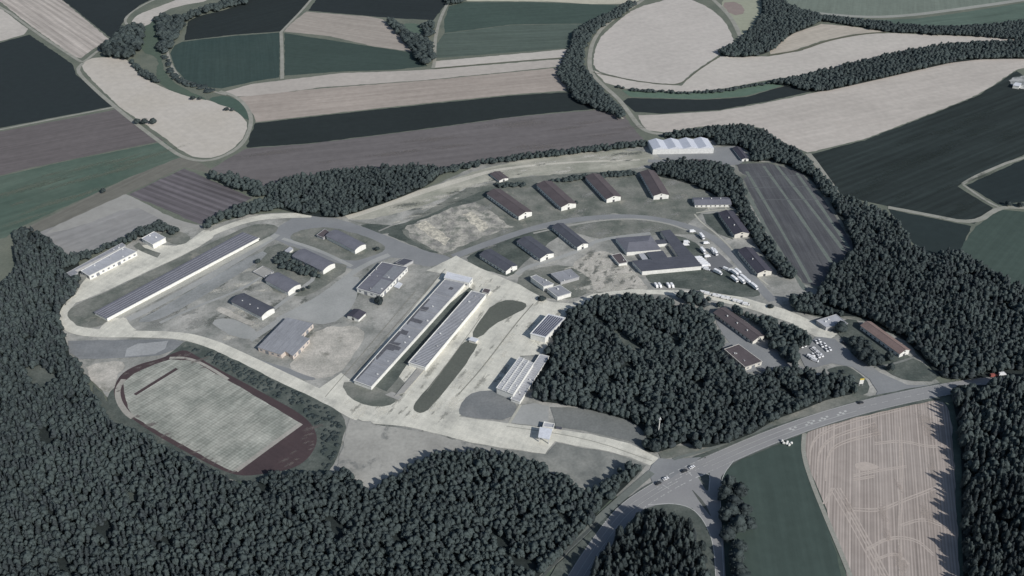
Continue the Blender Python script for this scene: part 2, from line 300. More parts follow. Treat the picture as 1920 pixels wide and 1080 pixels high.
# sector fields between barracks
patch('gravel', M_grav, [(1060, 500), (1120, 468), (1160, 480), (1205, 530), (1220, 545), (1150, 550), (1110, 545)], 1, 1)
patch('grass', M_grass, [(1055, 430), (1110, 415), (1200, 408), (1290, 420), (1330, 440), (1230, 440), (1140, 450), (1105, 445)], 1, .6)
patch('grass', M_green, [(862, 492), (910, 460), (1030, 425), (1060, 435), (1010, 470), (975, 500), (960, 520), (925, 512)], 1, .7)
patch('grass', M_grass, [(965, 525), (995, 505), (1060, 495), (1105, 520), (1115, 545), (1080, 560), (1030, 562), (985, 548)], 1, .6)
patch('grass', M_green, [(1205, 512), (1330, 500), (1400, 520), (1432, 552), (1405, 560), (1330, 548), (1255, 538), (1225, 535)], 1, .5)
patch('grass', M_green, [(1240, 435), (1300, 450), (1330, 480), (1300, 498), (1270, 470)], 1, .5)
patch('asphalt_yard', M_asphd, [(1325, 482), (1345, 472), (1375, 500), (1335, 512), (1328, 503)], 0, .2)
# weeds, worn and bare spots scattered over yards and waste ground
def blots(name, m, polys, n, r0, r1, seed, stretch=1.0, ang=0.0):
    rnd = random.Random(seed); vs = []; fs = []; LZ[0] += 1; z = .01 + LZ[0] * LAY; fade = []; done = []
    for poly in polys:
        xs = [p[0] for p in poly]; ys = [p[1] for p in poly]; k = 0; tries = 0
        while k < n and tries < n * 30:
            tries += 1; px = (rnd.uniform(min(xs), max(xs)), rnd.uniform(min(ys), max(ys)))
            ins = False
            for i in range(len(poly)):
                (x0, y0), (x1, y1) = poly[i - 1], poly[i]
                if (y0 > px[1]) != (y1 > px[1]) and px[0] < (x1 - x0) * (px[1] - y0) / (y1 - y0) + x0: ins = not ins
            if not ins: continue
            g = G(px); r = rnd.uniform(r0, r1) * rnd.choice((.5, 1, 1)); m_ = 18
            if any((g.x - a_) ** 2 + (g.y - b_) ** 2 < ((r + c_) * 1.3) ** 2 for a_, b_, c_ in done): continue
            done.append((g.x, g.y, r)); q = len(vs); ph = rnd.uniform(0, 99); zz = z + rnd.uniform(0, .0012)
            vs.append((g.x, g.y, zz)); fade.append(1); r *= 1.9; fade += [0] * m_
            for j in range(m_):
                a = j * 2 * math.pi / m_; rr = r * (1 + .9 * noise.noise(Vector((math.cos(a) * 1.5 + ph, math.sin(a) * 1.5, ph))))
                x, y = rr * math.cos(a) * stretch, rr * math.sin(a) / stretch; vs.append((g.x + x * math.cos(ang) - y * math.sin(ang), g.y + x * math.sin(ang) + y * math.cos(ang), zz))
            fs += [(q, q + 1 + j, q + 1 + (j + 1) % m_) for j in range(m_)]; k += 1
    me = bpy.data.meshes.new(name); me.from_pydata(vs, [], fs); me.materials.append(m)
    me.attributes.new('fade', 'FLOAT', 'POINT').data.foreach_set('value', [float(f) for f in fade]); tag(link(name, me), kind='structure')
waste_w = [(250, 600), (400, 520), (520, 450), (700, 490), (650, 600), (600, 700), (480, 640), (350, 620)]
apron_p = [(640, 755), (690, 690), (840, 520), (900, 510), (1060, 575), (1030, 640), (960, 700), (860, 780), (700, 790)]
slope_p = [(700, 405), (860, 350), (1000, 300), (1200, 285), (1190, 312), (960, 330), (850, 385), (760, 420)]
lawn_p = [(900, 370), (1250, 325), (1330, 440), (1100, 440), (900, 470)]
lot_p = [(650, 800), (760, 805), (930, 845), (760, 930), (700, 900), (630, 880)]
mid_p = [(1060, 500), (1120, 468), (1200, 520), (1210, 545), (1110, 550)]
def soft(name, c, amt=.8):
    """thin growth or dust whose cover thins out raggedly towards its rim"""
    m = mat(name, c, tuple(v * .9 for v in c), scale=.3, fine=1.2); n = m.node_tree.nodes; L = m.node_tree.links
    at = n.new('ShaderNodeAttribute'); at.attribute_name = 'fade'; tc = n.new('ShaderNodeTexCoord')
    nz = n.new('ShaderNodeTexNoise'); nz.inputs['Scale'].default_value = .35; nz.inputs['Detail'].default_value = 6; nz.inputs['Roughness'].default_value = .7; L.new(tc.outputs['Object'], nz.inputs['Vector'])
    ad = n.new('ShaderNodeMath'); ad.operation = 'MULTIPLY_ADD'; ad.inputs[1].default_value = 2.2; ad.inputs[2].default_value = -1.35; L.new(nz.outputs['Fac'], ad.inputs[0])
    a2 = n.new('ShaderNodeMath'); a2.operation = 'ADD'; L.new(ad.outputs[0], a2.inputs[0]); L.new(at.outputs['Fac'], a2.inputs[1])
    rg = n.new('ShaderNodeMapRange'); rg.inputs['From Min'].default_value = 0; rg.inputs['From Max'].default_value = .6; rg.inputs['To Max'].default_value = amt; L.new(a2.outputs[0], rg.inputs['Value'])
    mu = n.new('ShaderNodeMath'); mu.operation = 'MULTIPLY'; mu.use_clamp = True; q = n.new('ShaderNodeMath'); q.operation = 'MULTIPLY'; q.use_clamp = True; q.inputs[1].default_value = 4; L.new(at.outputs['Fac'], q.inputs[0])
    L.new(rg.outputs[0], mu.inputs[0]); L.new(q.outputs[0], mu.inputs[1]); L.new(mu.outputs[0], n['Principled BSDF'].inputs['Alpha']); return m
M_w1 = soft('m_w1', A(104, 109, 105), .65); M_w2 = soft('m_w2', A(190, 189, 181), .8); M_w3 = soft('m_w3', A(146, 148, 145), .7); M_w4 = soft('m_w4', A(84, 92, 88), .75)
blots('weeds', M_w1, [waste_w, mid_p], 26, 2, 6, 1, 1.5, a_long); blots('bare_ground', M_w2, [waste_w, slope_p, lot_p, mid_p], 22, 2, 7, 2, 1.7, .35); blots('worn_ground', M_w3, [waste_w, lawn_p], 26, 3, 8, 3, 1.4, .5)
blots('weeds', M_w1, [slope_p, lot_p], 16, 2, 6, 5, 1.8, .3)
field_l = [(470, 275), (1160, 215), (1190, 255), (620, 330)]; field_g = [(10, 340), (300, 285), (200, 350), (20, 430)]; field_r = [(1560, 320), (1860, 180), (1900, 280), (1820, 400), (1620, 370)]; field_s = [(1540, 830), (1750, 770), (1780, 1060), (1630, 1060)]
blots('worn_ground', soft('m_fl', A(122, 118, 116), .4), [field_l], 14, 6, 16, 8, 2.2, dirang((500, 300), (1000, 245))); blots('worn_ground', soft('m_fg', A(116, 122, 110), .45), [field_g], 14, 5, 14, 9, 2.5, dirang((0, 380), (300, 290)))
blots('worn_ground', soft('m_fr', A(54, 63, 62), .45), [field_r], 14, 8, 22, 11, 2.2, dirang((1560, 330), (1850, 220))); blots('bare_ground', soft('m_fs', A(176, 167, 160), .5), [field_s], 10, 3, 8, 12, 1.6, 1.5)
# compound roads, inner asphalt
patch('asphalt_yard', M_asph, [(515, 430), (560, 402), (590, 403), (640, 412), (720, 440), (790, 470), (850, 483), (840, 495), (790, 502), (745, 480), (700, 495), (660, 510), (580, 480), (540, 460), (505, 445)], 1, .4)
patch('grass', M_grass, [(545, 440), (570, 430), (620, 425), (690, 445), (722, 460), (722, 470), (700, 480), (660, 492), (620, 480), (570, 460), (545, 450)], 1, .5)
patch('grass', M_grass, [(475, 490), (510, 455), (560, 465), (620, 490), (660, 500), (600, 545), (560, 560), (500, 540)], 1, .6)
patch('gravel', M_grav, [(560, 665), (570, 640), (600, 615), (660, 610), (690, 625), (665, 660), (650, 690), (610, 712), (570, 705), (540, 690)], 1, 1)
patch('asphalt_yard', M_mid, [(520, 600), (600, 555), (650, 520), (680, 520), (665, 570), (640, 600), (600, 610), (570, 600)], 1, .5)
patch('asphalt_yard', M_asph, [(465, 665), (500, 680), (540, 690), (560, 700), (600, 712), (570, 715), (480, 675)], 1, .3)
for pts, wd in (([(240, 600), (300, 570), (400, 515), (500, 455), (520, 440)], 7), ([(520, 600), (600, 560), (660, 512), (700, 490), (730, 478)], 6),
                ([(480, 630), (540, 590), (620, 548), (670, 505)], 6), ([(540, 475), (600, 515), (560, 545), (500, 590)], 4),
                ([(530, 448), (600, 470), (660, 500)], 4)):
    strip('road', M_mid, pts, wd, rag=.2)
strip('road', M_asph, [(850, 482), (920, 455), (1010, 425), (1090, 410), (1180, 405), (1260, 415), (1330, 440), (1370, 475), (1400, 510), (1430, 545), (1450, 565)], 9, rag=.2)
strip('kerb_path', mat('m_kerb', A(160, 161, 156)), [(1000, 438), (1090, 418), (1180, 409), (1250, 418), (1300, 437)], 2.5)
strip('road', M_mid, [(968, 515), (990, 500), (1040, 487), (1100, 465), (1120, 450), (1220, 438)], 5, rag=.3)
strip('road', M_asph, [(1370, 285), (1385, 310), (1250, 305), (1215, 302)], 8)
patch('asphalt_yard', M_asph, [(1225, 283), (1345, 278), (1395, 272), (1400, 300), (1380, 312), (1340, 305), (1240, 300)], 1, .4)
patch('asphalt_yard', M_asph, [(1350, 645), (1400, 640), (1430, 632), (1475, 660), (1500, 690), (1540, 700), (1500, 698), (1430, 695), (1390, 700), (1362, 668)], 1, .3)
patch('asphalt_yard', M_asph, [(1340, 600), (1352, 598), (1395, 630), (1412, 645), (1390, 655), (1362, 640)], 1, .3)
patch('farmyard', mat('m_farm', A(170, 172, 172), A(120, 124, 124), scale=.06, amp=1.3, fine=.5, fine_amp=.3), [(1890, 148), (1925, 140), (2000, 150), (2000, 175), (1920, 168), (1898, 162)], 1, 1.5)
strip('footpath', mat('m_foot', A(176, 176, 166)), [(1139, 211), (1155, 216), (1169, 223)], 3)
# small footpaths of the housing corner
for pts in ([(1305, 400), (1340, 394), (1385, 394)], [(1302, 402), (1315, 418), (1345, 440), (1375, 470), (1395, 500), (1440, 535)], [(1325, 385), (1330, 395)], [(1358, 384), (1362, 394)], [(1360, 450), (1380, 446)]):
    strip('footpath', mat('m_foot', A(176, 176, 166)), pts, 1.6)
patch('grass', M_green, [(1318, 402), (1345, 400), (1362, 430), (1375, 450), (1345, 438), (1325, 420)], 0, .4)
# concrete
patch('asphalt_yard', mat('m_oval', A(142, 145, 146), A(124, 128, 128), scale=.05, amp=.8, stripe=[(dirang((280, 590), (480, 480)), 5, .1, 60)]), [(250, 606), (300, 580), (400, 520), (490, 470), (505, 478), (440, 520), (350, 575), (290, 604)], 1, .4)
patch('gravel', M_mid, [(390, 600), (440, 598), (490, 625), (470, 640), (420, 625)], 1, 1)
patch('gravel', M_grav, [(405, 585), (470, 612), (480, 606), (430, 582), (412, 575)], 1, 1)
strip('footpath', M_mid, [(300, 606), (370, 575), (450, 545), (490, 520)], 3, rag=.6)
strip('tyre_track', M_mid, [(470, 640), (540, 592), (640, 540)], 4, rag=.4)
road_w = [(585, 404), (530, 405), (480, 409), (430, 424), (370, 450), (300, 480), (250, 503), (190, 530), (150, 552), (124, 576), (119, 600), (138, 619), (180, 626), (260, 627), (340, 629), (395, 644), (450, 670), (520, 703), (590, 737), (640, 760), (680, 778)]
strip('concrete_road', M_conc, road_w, [9, 10, 10, 9, 9, 9, 9, 9, 9, 9, 10, 11, 10, 9, 9, 10, 11, 11, 11, 13, 16], rag=.3)
patch('concrete_apron', M_conc, [(138, 570), (145, 545), (160, 522), (172, 516), (255, 476), (262, 460), (290, 460), (345, 462), (370, 440), (385, 430), (410, 440), (360, 472), (280, 508), (200, 546), (160, 562)], 1, .3)
patch('grass', M_grass, [(296, 440), (315, 432), (345, 436), (360, 447), (345, 460), (318, 458)], 1, .4)
patch('grass', M_grass, [(250, 462), (260, 455), (272, 466), (302, 475), (295, 484), (265, 472)], 0, .3)
patch('grass', M_grass, [(126, 596), (128, 583), (150, 568), (200, 548), (280, 510), (360, 472), (420, 445), (470, 422), (510, 420), (525, 430), (500, 448), (440, 475), (205, 600), (185, 614), (150, 616)], 1, .3)
patch('concrete_apron', M_conc, [(185, 616), (210, 598), (235, 594), (245, 612), (260, 622), (190, 624)], 1, .2)
strip('concrete_road', mat('m_conc2', A(170, 171, 164), A(152, 154, 150), scale=.06, fine=.9), [(222, 596), (300, 556), (400, 503), (508, 446)], 6, rag=.3)
patch('concrete_apron', M_conc, [(590, 735), (640, 700), (660, 715), (672, 700), (790, 560), (828, 514), (800, 508), (855, 480), (900, 503), (975, 535), (1030, 566), (1070, 570), (1110, 552), (1180, 543), (1260, 545), (1330, 548), (1400, 560), (1470, 582), (1530, 612), (1565, 632), (1540, 638), (1480, 605), (1400, 578), (1320, 560), (1230, 552), (1150, 553), (1110, 562), (1062, 590), (1040, 625), (1015, 665), (975, 668), (945, 720), (890, 760), (860, 782), (940, 795), (930, 838), (880, 830), (740, 790), (680, 790), (630, 765)], 0, .3)
patch('concrete_apron', M_conc, [(680, 775), (760, 778), (860, 782), (950, 794), (1047, 806), (1110, 815), (1180, 832), (1237, 860), (1219, 874), (1180, 858), (1140, 847), (1080, 836), (1040, 828), (1022, 852), (940, 840), (880, 828), (760, 800), (700, 795)], 0, .3)
strip('concrete_road', M_conc, [(1400, 568), (1460, 585), (1510, 608), (1560, 634)], [9, 14, 15, 15])
blots('oil_stains', soft('m_oil', A(152, 153, 147), .6), [apron_p], 60, 1, 4, 4, 1.8, a_long); blots('pale_slabs', soft('m_slab', A(214, 213, 204), .7), [apron_p], 50, 1, 5, 7, 1.5, a_long)
# islands inside the concrete
patch('grass', M_grass, [(640, 718), (660, 716), (690, 728), (712, 715), (742, 700), (765, 725), (752, 748), (725, 764), (690, 762), (655, 748)], 1, .3)
patch('grass', M_green, [(700, 724), (840, 572), (880, 540), (888, 545), (765, 682), (745, 712), (725, 735)], 0, .2)
patch('grass', mat('m_gd', A(96, 100, 94), A(84, 88, 84)), [(774, 766), (780, 752), (808, 722), (862, 650), (874, 639), (892, 641), (896, 650), (868, 692), (806, 768), (790, 776), (778, 773)], 1, .3)
patch('grass', mat('m_gd', A(96, 100, 94)), [(882, 632), (900, 600), (925, 570), (955, 562), (985, 568), (988, 578), (960, 592), (925, 610), (900, 635)], 1, .3)
patch('asphalt_yard', mat('m_gy', A(122, 125, 126), A(108, 112, 114), scale=.06, amp=.8), [(858, 775), (868, 750), (890, 735), (930, 732), (972, 755), (958, 790), (900, 786), (870, 782)], 1, .3)
patch('grass', M_mid, [(975, 762), (1000, 757), (1030, 762), (1028, 792), (1010, 800), (955, 793)], 0, .3)
patch('grass', mat('m_gpl', A(118, 121, 120), A(104, 108, 107), scale=.05, amp=.8), [(1032, 764), (1100, 766), (1170, 780), (1215, 805), (1222, 840), (1230, 852), (1180, 828), (1110, 812), (1042, 800)], 0, .4)
strip('footpath', mat('m_foot', A(176, 176, 166)), [(976, 760), (955, 794)], 2)
patch('grass', mat('m_gsl', A(136, 138, 134), A(104, 108, 106), scale=.04, amp=1, fine=.5), [(1025, 853), (1044, 830), (1080, 838), (1140, 849), (1180, 860), (1212, 874), (1190, 900), (1120, 930), (1050, 900), (960, 860), (945, 843)], 0, .4)
patch('waste_ground', mat('m_lotb', A(160, 160, 155), A(142, 142, 138), scale=.03, amp=1, fine=.4, fine_amp=.1, spots=(.04, .58, .66, A(120, 122, 120))), [(655, 785), (700, 796), (780, 808), (880, 832), (935, 843), (900, 870), (780, 940), (700, 950), (620, 910), (640, 850), (650, 805)], 0, .6)
for pts, wd in (([(665, 700), (760, 590), (835, 505)], .7), ([(860, 740), (905, 690), (965, 610), (1000, 570)], .9), ([(610, 745), (700, 640), (780, 545)], .5), ([(950, 800), (1100, 822), (1222, 865)], .5), ([(800, 735), (870, 640), (905, 590)], .5)):
    strip('drain_line', mat('m_joint', A(136, 136, 128)), pts, wd)
# asphalt area under the west of the sports field
patch('asphalt_yard', mat('m_tc', A(128, 131, 133), A(112, 116, 119), scale=.03, amp=.9, stripe=[(dirang((140, 660), (230, 660)), 4, .07, 60)]), [(128, 640), (240, 638), (315, 637), (345, 640), (330, 655), (300, 668), (232, 672), (150, 675), (130, 662)], 0, .4)
patch('asphalt_yard', mat('m_tc2', A(160, 163, 165)), [(238, 655), (258, 645), (315, 640), (310, 655), (290, 665), (235, 670)], 0, .4)
patch('gravel', M_grav, [(160, 685), (230, 675), (235, 690), (218, 705), (215, 740), (185, 730), (165, 705)], 1, .8)
# sports ground
patch('embankment', M_green, [(340, 645), (352, 640), (400, 656), (450, 680), (530, 720), (600, 752), (636, 772), (650, 792), (642, 830), (622, 885), (585, 900), (500, 905), (430, 903), (340, 865), (230, 800), (205, 770), (200, 740), (225, 720), (300, 680)], 1, .5)
M_track = mat('m_track', A(78, 67, 69), A(66, 58, 61), scale=.04, fine=.5, fine_amp=.07, stripe=[(dirang((450, 705), (560, 770)), 1.5, .05, 50)])
patch('running_track', M_track, [(218, 716), (232, 698), (262, 683), (300, 674), (325, 663), (346, 656), (364, 665), (402, 689), (450, 714), (505, 744), (562, 775), (588, 799), (597, 828), (580, 860), (550, 880), (500, 889), (458, 894), (425, 887), (370, 860), (300, 821), (248, 787), (222, 762), (212, 738)], 2, 0)
a_inf = dirang((440, 885), (565, 795)); a_inl = dirang((240, 775), (440, 885))
M_inf = mat('m_infield', A(158, 160, 153), A(128, 132, 126), scale=.05, amp=1, fine=.6, fine_amp=.12, stripe=[(a_inf, 2.2, .17, 18), (a_inl, 1.2, .07, 14)], grid=[(a_inf, 2.6, .06), (a_inl, 2.2, .05)])
patch('infield', M_inf, [(233, 735), (232, 718), (252, 701), (290, 684), (320, 675), (350, 676), (368, 680), (405, 702), (450, 726), (500, 756), (566, 796), (505, 840), (441, 886), (420, 878), (330, 828), (252, 784), (240, 765)], 0, .3)
strip('kerb_path', mat('m_ring', A(162, 160, 154)), [(232, 712), (220, 730), (222, 752), (236, 774), (250, 784)], 4)
strip('kerb_path', mat('m_ring', A(162, 160, 154)), [(318, 672), (345, 671), (370, 678), (400, 694), (428, 712)], 2.5)
blots('worn_ground', soft('m_trw', A(118, 112, 110), .6), [[(212, 738), (232, 698), (300, 674), (346, 656), (402, 689), (390, 700), (340, 678), (240, 705), (230, 740)], [(240, 780), (420, 882), (450, 893), (430, 878), (250, 775)], [(510, 870), (590, 800), (590, 840), (540, 875)]], 12, 1, 3, 21, 1.5, .6)
strip('kerb_path', mat('m_ring', A(162, 160, 154)), [(443, 884), (504, 839), (565, 795)], 3.5)
strip('jump_strip', M_track, [(253, 741), (332, 692)], 3, 0)
patch('grass', M_green, [(170, 720), (190, 735), (205, 760), (230, 795), (280, 830), (240, 812), (200, 790), (185, 760)], 1, .6)
# east side
patch('asphalt_yard', M_asph, [(1495, 660), (1530, 632), (1565, 636), (1580, 650), (1620, 675), (1650, 700), (1700, 722), (1760, 724), (1640, 752), (1645, 735), (1630, 712), (1600, 690), (1560, 682), (1530, 690), (1510, 690)], 0, .3)
patch('grass', M_green, [(1560, 610), (1600, 595), (1615, 612), (1690, 660), (1745, 690), (1762, 716), (1700, 716), (1665, 700), (1640, 682), (1600, 672), (1580, 640)], 1, .5)
patch('grass', M_green, [(1540, 697), (1580, 685), (1605, 695), (1632, 722), (1625, 742), (1560, 755), (1600, 735), (1608, 715)], 1, .4)
patch('grass', M_grass, [(1460, 800), (1340, 845), (1240, 862), (1235, 850), (1260, 835), (1310, 840), (1400, 815), (1470, 775), (1560, 742), (1625, 742), (1640, 748)], 0, .5)
strip('footpath', mat('m_foot2', A(126, 130, 128)), [(1640, 690), (1680, 682), (1720, 668)], 2)
patch('waste_ground', M_grass, [(1470, 575), (1600, 585), (1640, 605), (1595, 600), (1560, 596), (1530, 595)], 1, .3)

# main road
patch('verge', M_green, [(960, 1200), (1045, 1060), (1120, 985), (1190, 925), (1230, 900), (1300, 858), (1450, 800), (1640, 742), (1765, 718), (1765, 748), (1600, 785), (1510, 812), (1440, 842), (1380, 868), (1345, 900), (1348, 1200)], 0, .4)
M_road = mat('m_road', A(140, 141, 142), A(130, 131, 133), scale=.03, fine=.9, fine_amp=.04)
roadc = [(1000, 1240), (1080, 1090), (1140, 1000), (1175, 958), (1215, 930), (1270, 898), (1340, 866), (1440, 822), (1540, 786), (1640, 758), (1765, 731), (1920, 708), (2300, 670)]
W = [13, 13, 12.5, 13, 13, 13.5, 13.5, 13, 13, 13, 12.5, 12, 12]
strip('main_road', M_road, roadc, W)
patch('road', M_road, [(1190, 962), (1210, 950), (1250, 925), (1310, 893), (1345, 876), (1378, 862), (1352, 895), (1349, 925), (1352, 970), (1356, 1010), (1360, 1080), (1368, 1200), (1345, 1200), (1341, 1080), (1337, 1020), (1322, 982), (1298, 954), (1265, 945), (1230, 948)], 0, 0)
patch('road', M_asph, [(1216, 887), (1222, 873), (1235, 860), (1262, 862), (1315, 858), (1255, 900), (1226, 912)], 0, 0)
patch('traffic_island', M_green, [(1309, 896), (1331, 887), (1328, 921), (1323, 920)], 0, 0)
strip('traffic_island', mat('m_isl', A(90, 94, 92)), [(1298, 920), (1318, 945), (1332, 968)], [.5, 3, .5])
strip('cycle_path', mat('m_cyc', A(112, 118, 115), A(98, 104, 102)), [(980, 1120), (1020, 1070), (1110, 985), (1170, 930), (1222, 886)], 5)
strip('cycle_path', mat('m_cyc2', A(84, 90, 90)), [(1005, 1095), (1060, 1035), (1120, 980)], 2)
strip('cycle_path', mat('m_cyc', A(112, 118, 115)), [(1262, 862), (1340, 840), (1450, 797)], 2.5)

# painted markings: offset lines along the main road
def centre_line():
    return smooth([Vector((*G(p).xy, 0)) for p in roadc], 4, False)
CL = centre_line()
def offs(off, t0, t1, dash=None, width=.3):
    """quads following the road between arc lengths"""
    acc = 0; vs = []; fs = []; z = .01 + (LZ[0] + 2) * LAY
    for a, b in zip(CL, CL[1:]):
        d = b - a; L = d.length
        if L < 1e-6: continue
        s = acc; acc += L; u = d / L; n = Vector((-u.y, u.x, 0))
        if s < t0 or s > t1 or (dash and (s % dash) > dash * .5): continue
        e = u * .2
        q = [a - e + n * (off - width / 2), b + e + n * (off - width / 2), b + e + n * (off + width / 2), a - e + n * (off + width / 2)]
        k = len(vs); vs += [(p.x, p.y, z) for p in q]; fs.append((k, k + 1, k + 2, k + 3))
    return vs, fs
# resample the centre line every metre so dashes are crisp
RS = [CL[0]]
for a, b in zip(CL, CL[1:]):
    k = max(1, int((b - a).length / 1.0))
    RS += [a.lerp(b, (j + 1) / k) for j in range(k)]
CL = RS
def arclen(p):
    g = G(p); best = None; acc = 0
    for a, b in zip(CL, CL[1:]):
        d = (a - g).xy.length
        if best is None or d < best[0]: best = (d, acc)
        acc += (b - a).length
    return best[1]
s0, s1 = arclen((1215, 900)), arclen((1320, 860)); se = arclen((1765, 731)); sm_ = arclen((1345, 885)); sj = arclen((1200, 950))
V = []; F = []
def addm(vf):
    k = len(V); V.extend(vf[0]); F.extend([tuple(i + k for i in f) for f in vf[1]])
addm(offs(6, 0, s0, None, .45)); addm(offs(6, s1, arclen((1640, 750)), None, .45)); addm(offs(6, s0, s1, 6, .45)); addm(offs(5.6, arclen((1690, 740)), 9999, None, .4))
addm(offs(-6, 0, sj, None, .4)); addm(offs(-5.8, arclen((1345, 880)), 9999, None, .45)); addm(offs(-5.6, sj, arclen((1330, 875)), 6, .5))
addm(offs(-1.9, 0, s0 + 15, None, .4)); addm(offs(-1.9, s1, arclen((1600, 770)), None, .35)); addm(offs(1.9, 0, s0, None, .3)); addm(offs(1.9, s1 - 25, arclen((1520, 790)), None, .35))
addm(offs(0, arclen((1600, 770)), 9999, 10, .35)); addm(offs(0, s0, s1, 8, .35))
t = arclen((1480, 808))
while t < arclen((1590, 772)):
    addm(offs(.7, t, t + .8, None, 1.5)); addm(offs(-.7, t + 1, t + 1.8, None, 1.3)); t += 4
me = bpy.data.meshes.new('road_markings'); me.from_pydata(V, [], F)
M_paint = mat('m_paint', A(192, 194, 193), A(158, 160, 159), scale=.5, fine=2); me.materials.append(M_paint)
tag(link('road_markings', me), kind='structure'); LZ[0] += 3
for pts, wd in (([(1215, 948), (1262, 944), (1300, 954), (1324, 984), (1338, 1022), (1342, 1080), (1345, 1160)], .45), ([(1376, 864), (1354, 893), (1350, 925), (1351, 955)], .4), ([(1353, 1010), (1357, 1080), (1360, 1160)], .4),
                ([(1309, 895), (1332, 886), (1329, 922)], .5), ([(1290, 885), (1297, 893)], .5), ([(1242, 910), (1254, 917)], .5)):
    strip('road_markings', M_paint, pts, wd, 2)

def inpoly(px, py, poly):
    P = np.array(poly, float); ins = np.zeros(len(px), bool); n = len(P)
    for i in range(n):
        x0, y0 = P[i - 1]; x1, y1 = P[i]
        c = ((y0 > py) != (y1 > py)) & (px < (x1 - x0) * (py - y0) / (y1 - y0 + 1e-12) + x0); ins ^= c
    return ins

# ---------------------------------------------------------------- building materials
def plain(name, c, rough=.8, metal=0, var=.18, scale=.5, stripe=None, grid=None, spots=None):
    return mat(name, c, tuple(v * (1 - var) for v in c), scale=scale, amp=.8, fine=2.5, fine_amp=.08, rough=rough, stripe=stripe, grid=grid, spots=spots)
M_white = plain('wall_white', (.80, .79, .74)); M_cream = plain('wall_cream', (.70, .67, .60)); M_pink = plain('wall_pink', (.62, .54, .48))
M_grey = plain('wall_grey', (.42, .42, .42)); M_glass = plain('glass_dark', (.03, .035, .045), rough=.2); M_door = plain('door_dark', (.09, .09, .10))
M_metal = plain('metal', (.5, .5, .5), rough=.5); M_black = plain('rubber', (.03, .03, .03)); M_vent = plain('vent', (.7, .7, .68)); M_wing = plain('window_grey', (.22, .23, .25))
RC = {'slate': (84, 87, 96), 'brown': (92, 86, 89), 'black': (74, 74, 84), 'red': (130, 114, 110), 'grey': (142, 145, 151), 'light': (168, 171, 177), 'white': (200, 204, 211), 'concrete': (156, 156, 153), 'bluegrey': (110, 112, 121)}
def roofmat(kind, ang, rib=1.5, amt=.08):
    nm = 'roof_%s_%d' % (kind, int(ang * 20)); c = A(*RC[kind])
    return mat(nm, c, tuple(v * .84 for v in c), scale=.12, amp=.8, fine=1.2, fine_amp=.1, rough=.75, stripe=[(ang, rib, amt, 14)])

def mk(name, vs, fs, m, parent):
    me = bpy.data.meshes.new(name); me.from_pydata([tuple(v) for v in vs], [], fs); me.materials.append(m)
    bm = bmesh.new(); bm.from_mesh(me); bmesh.ops.recalc_face_normals(bm, faces=bm.faces); bm.to_mesh(me); bm.free()
    return link(name, me, parent)
def prism_vs(poly, z0, z1):
    n = len(poly); vs = [(p[0], p[1], z0) for p in poly] + [(p[0], p[1], z1) for p in poly]
    fs = [tuple(range(n)), tuple(range(n, 2 * n))] + [(i, (i + 1) % n, (i + 1) % n + n, i + n) for i in range(n)]
    return vs, fs
def prism(name, poly, z0, z1, m, parent): return mk(name, *prism_vs(poly, z0, z1), m, parent)
def boxes(name, bs, m, parent):
    vs = []; fs = []
    for (x0, x1, y0, y1, z0, z1) in bs:
        k = len(vs); v, f = prism_vs([(x0, y0), (x1, y0), (x1, y1), (x0, y1)], z0, z1); vs += v; fs += [tuple(i + k for i in q) for q in f]
    return mk(name, vs, fs, m, parent)

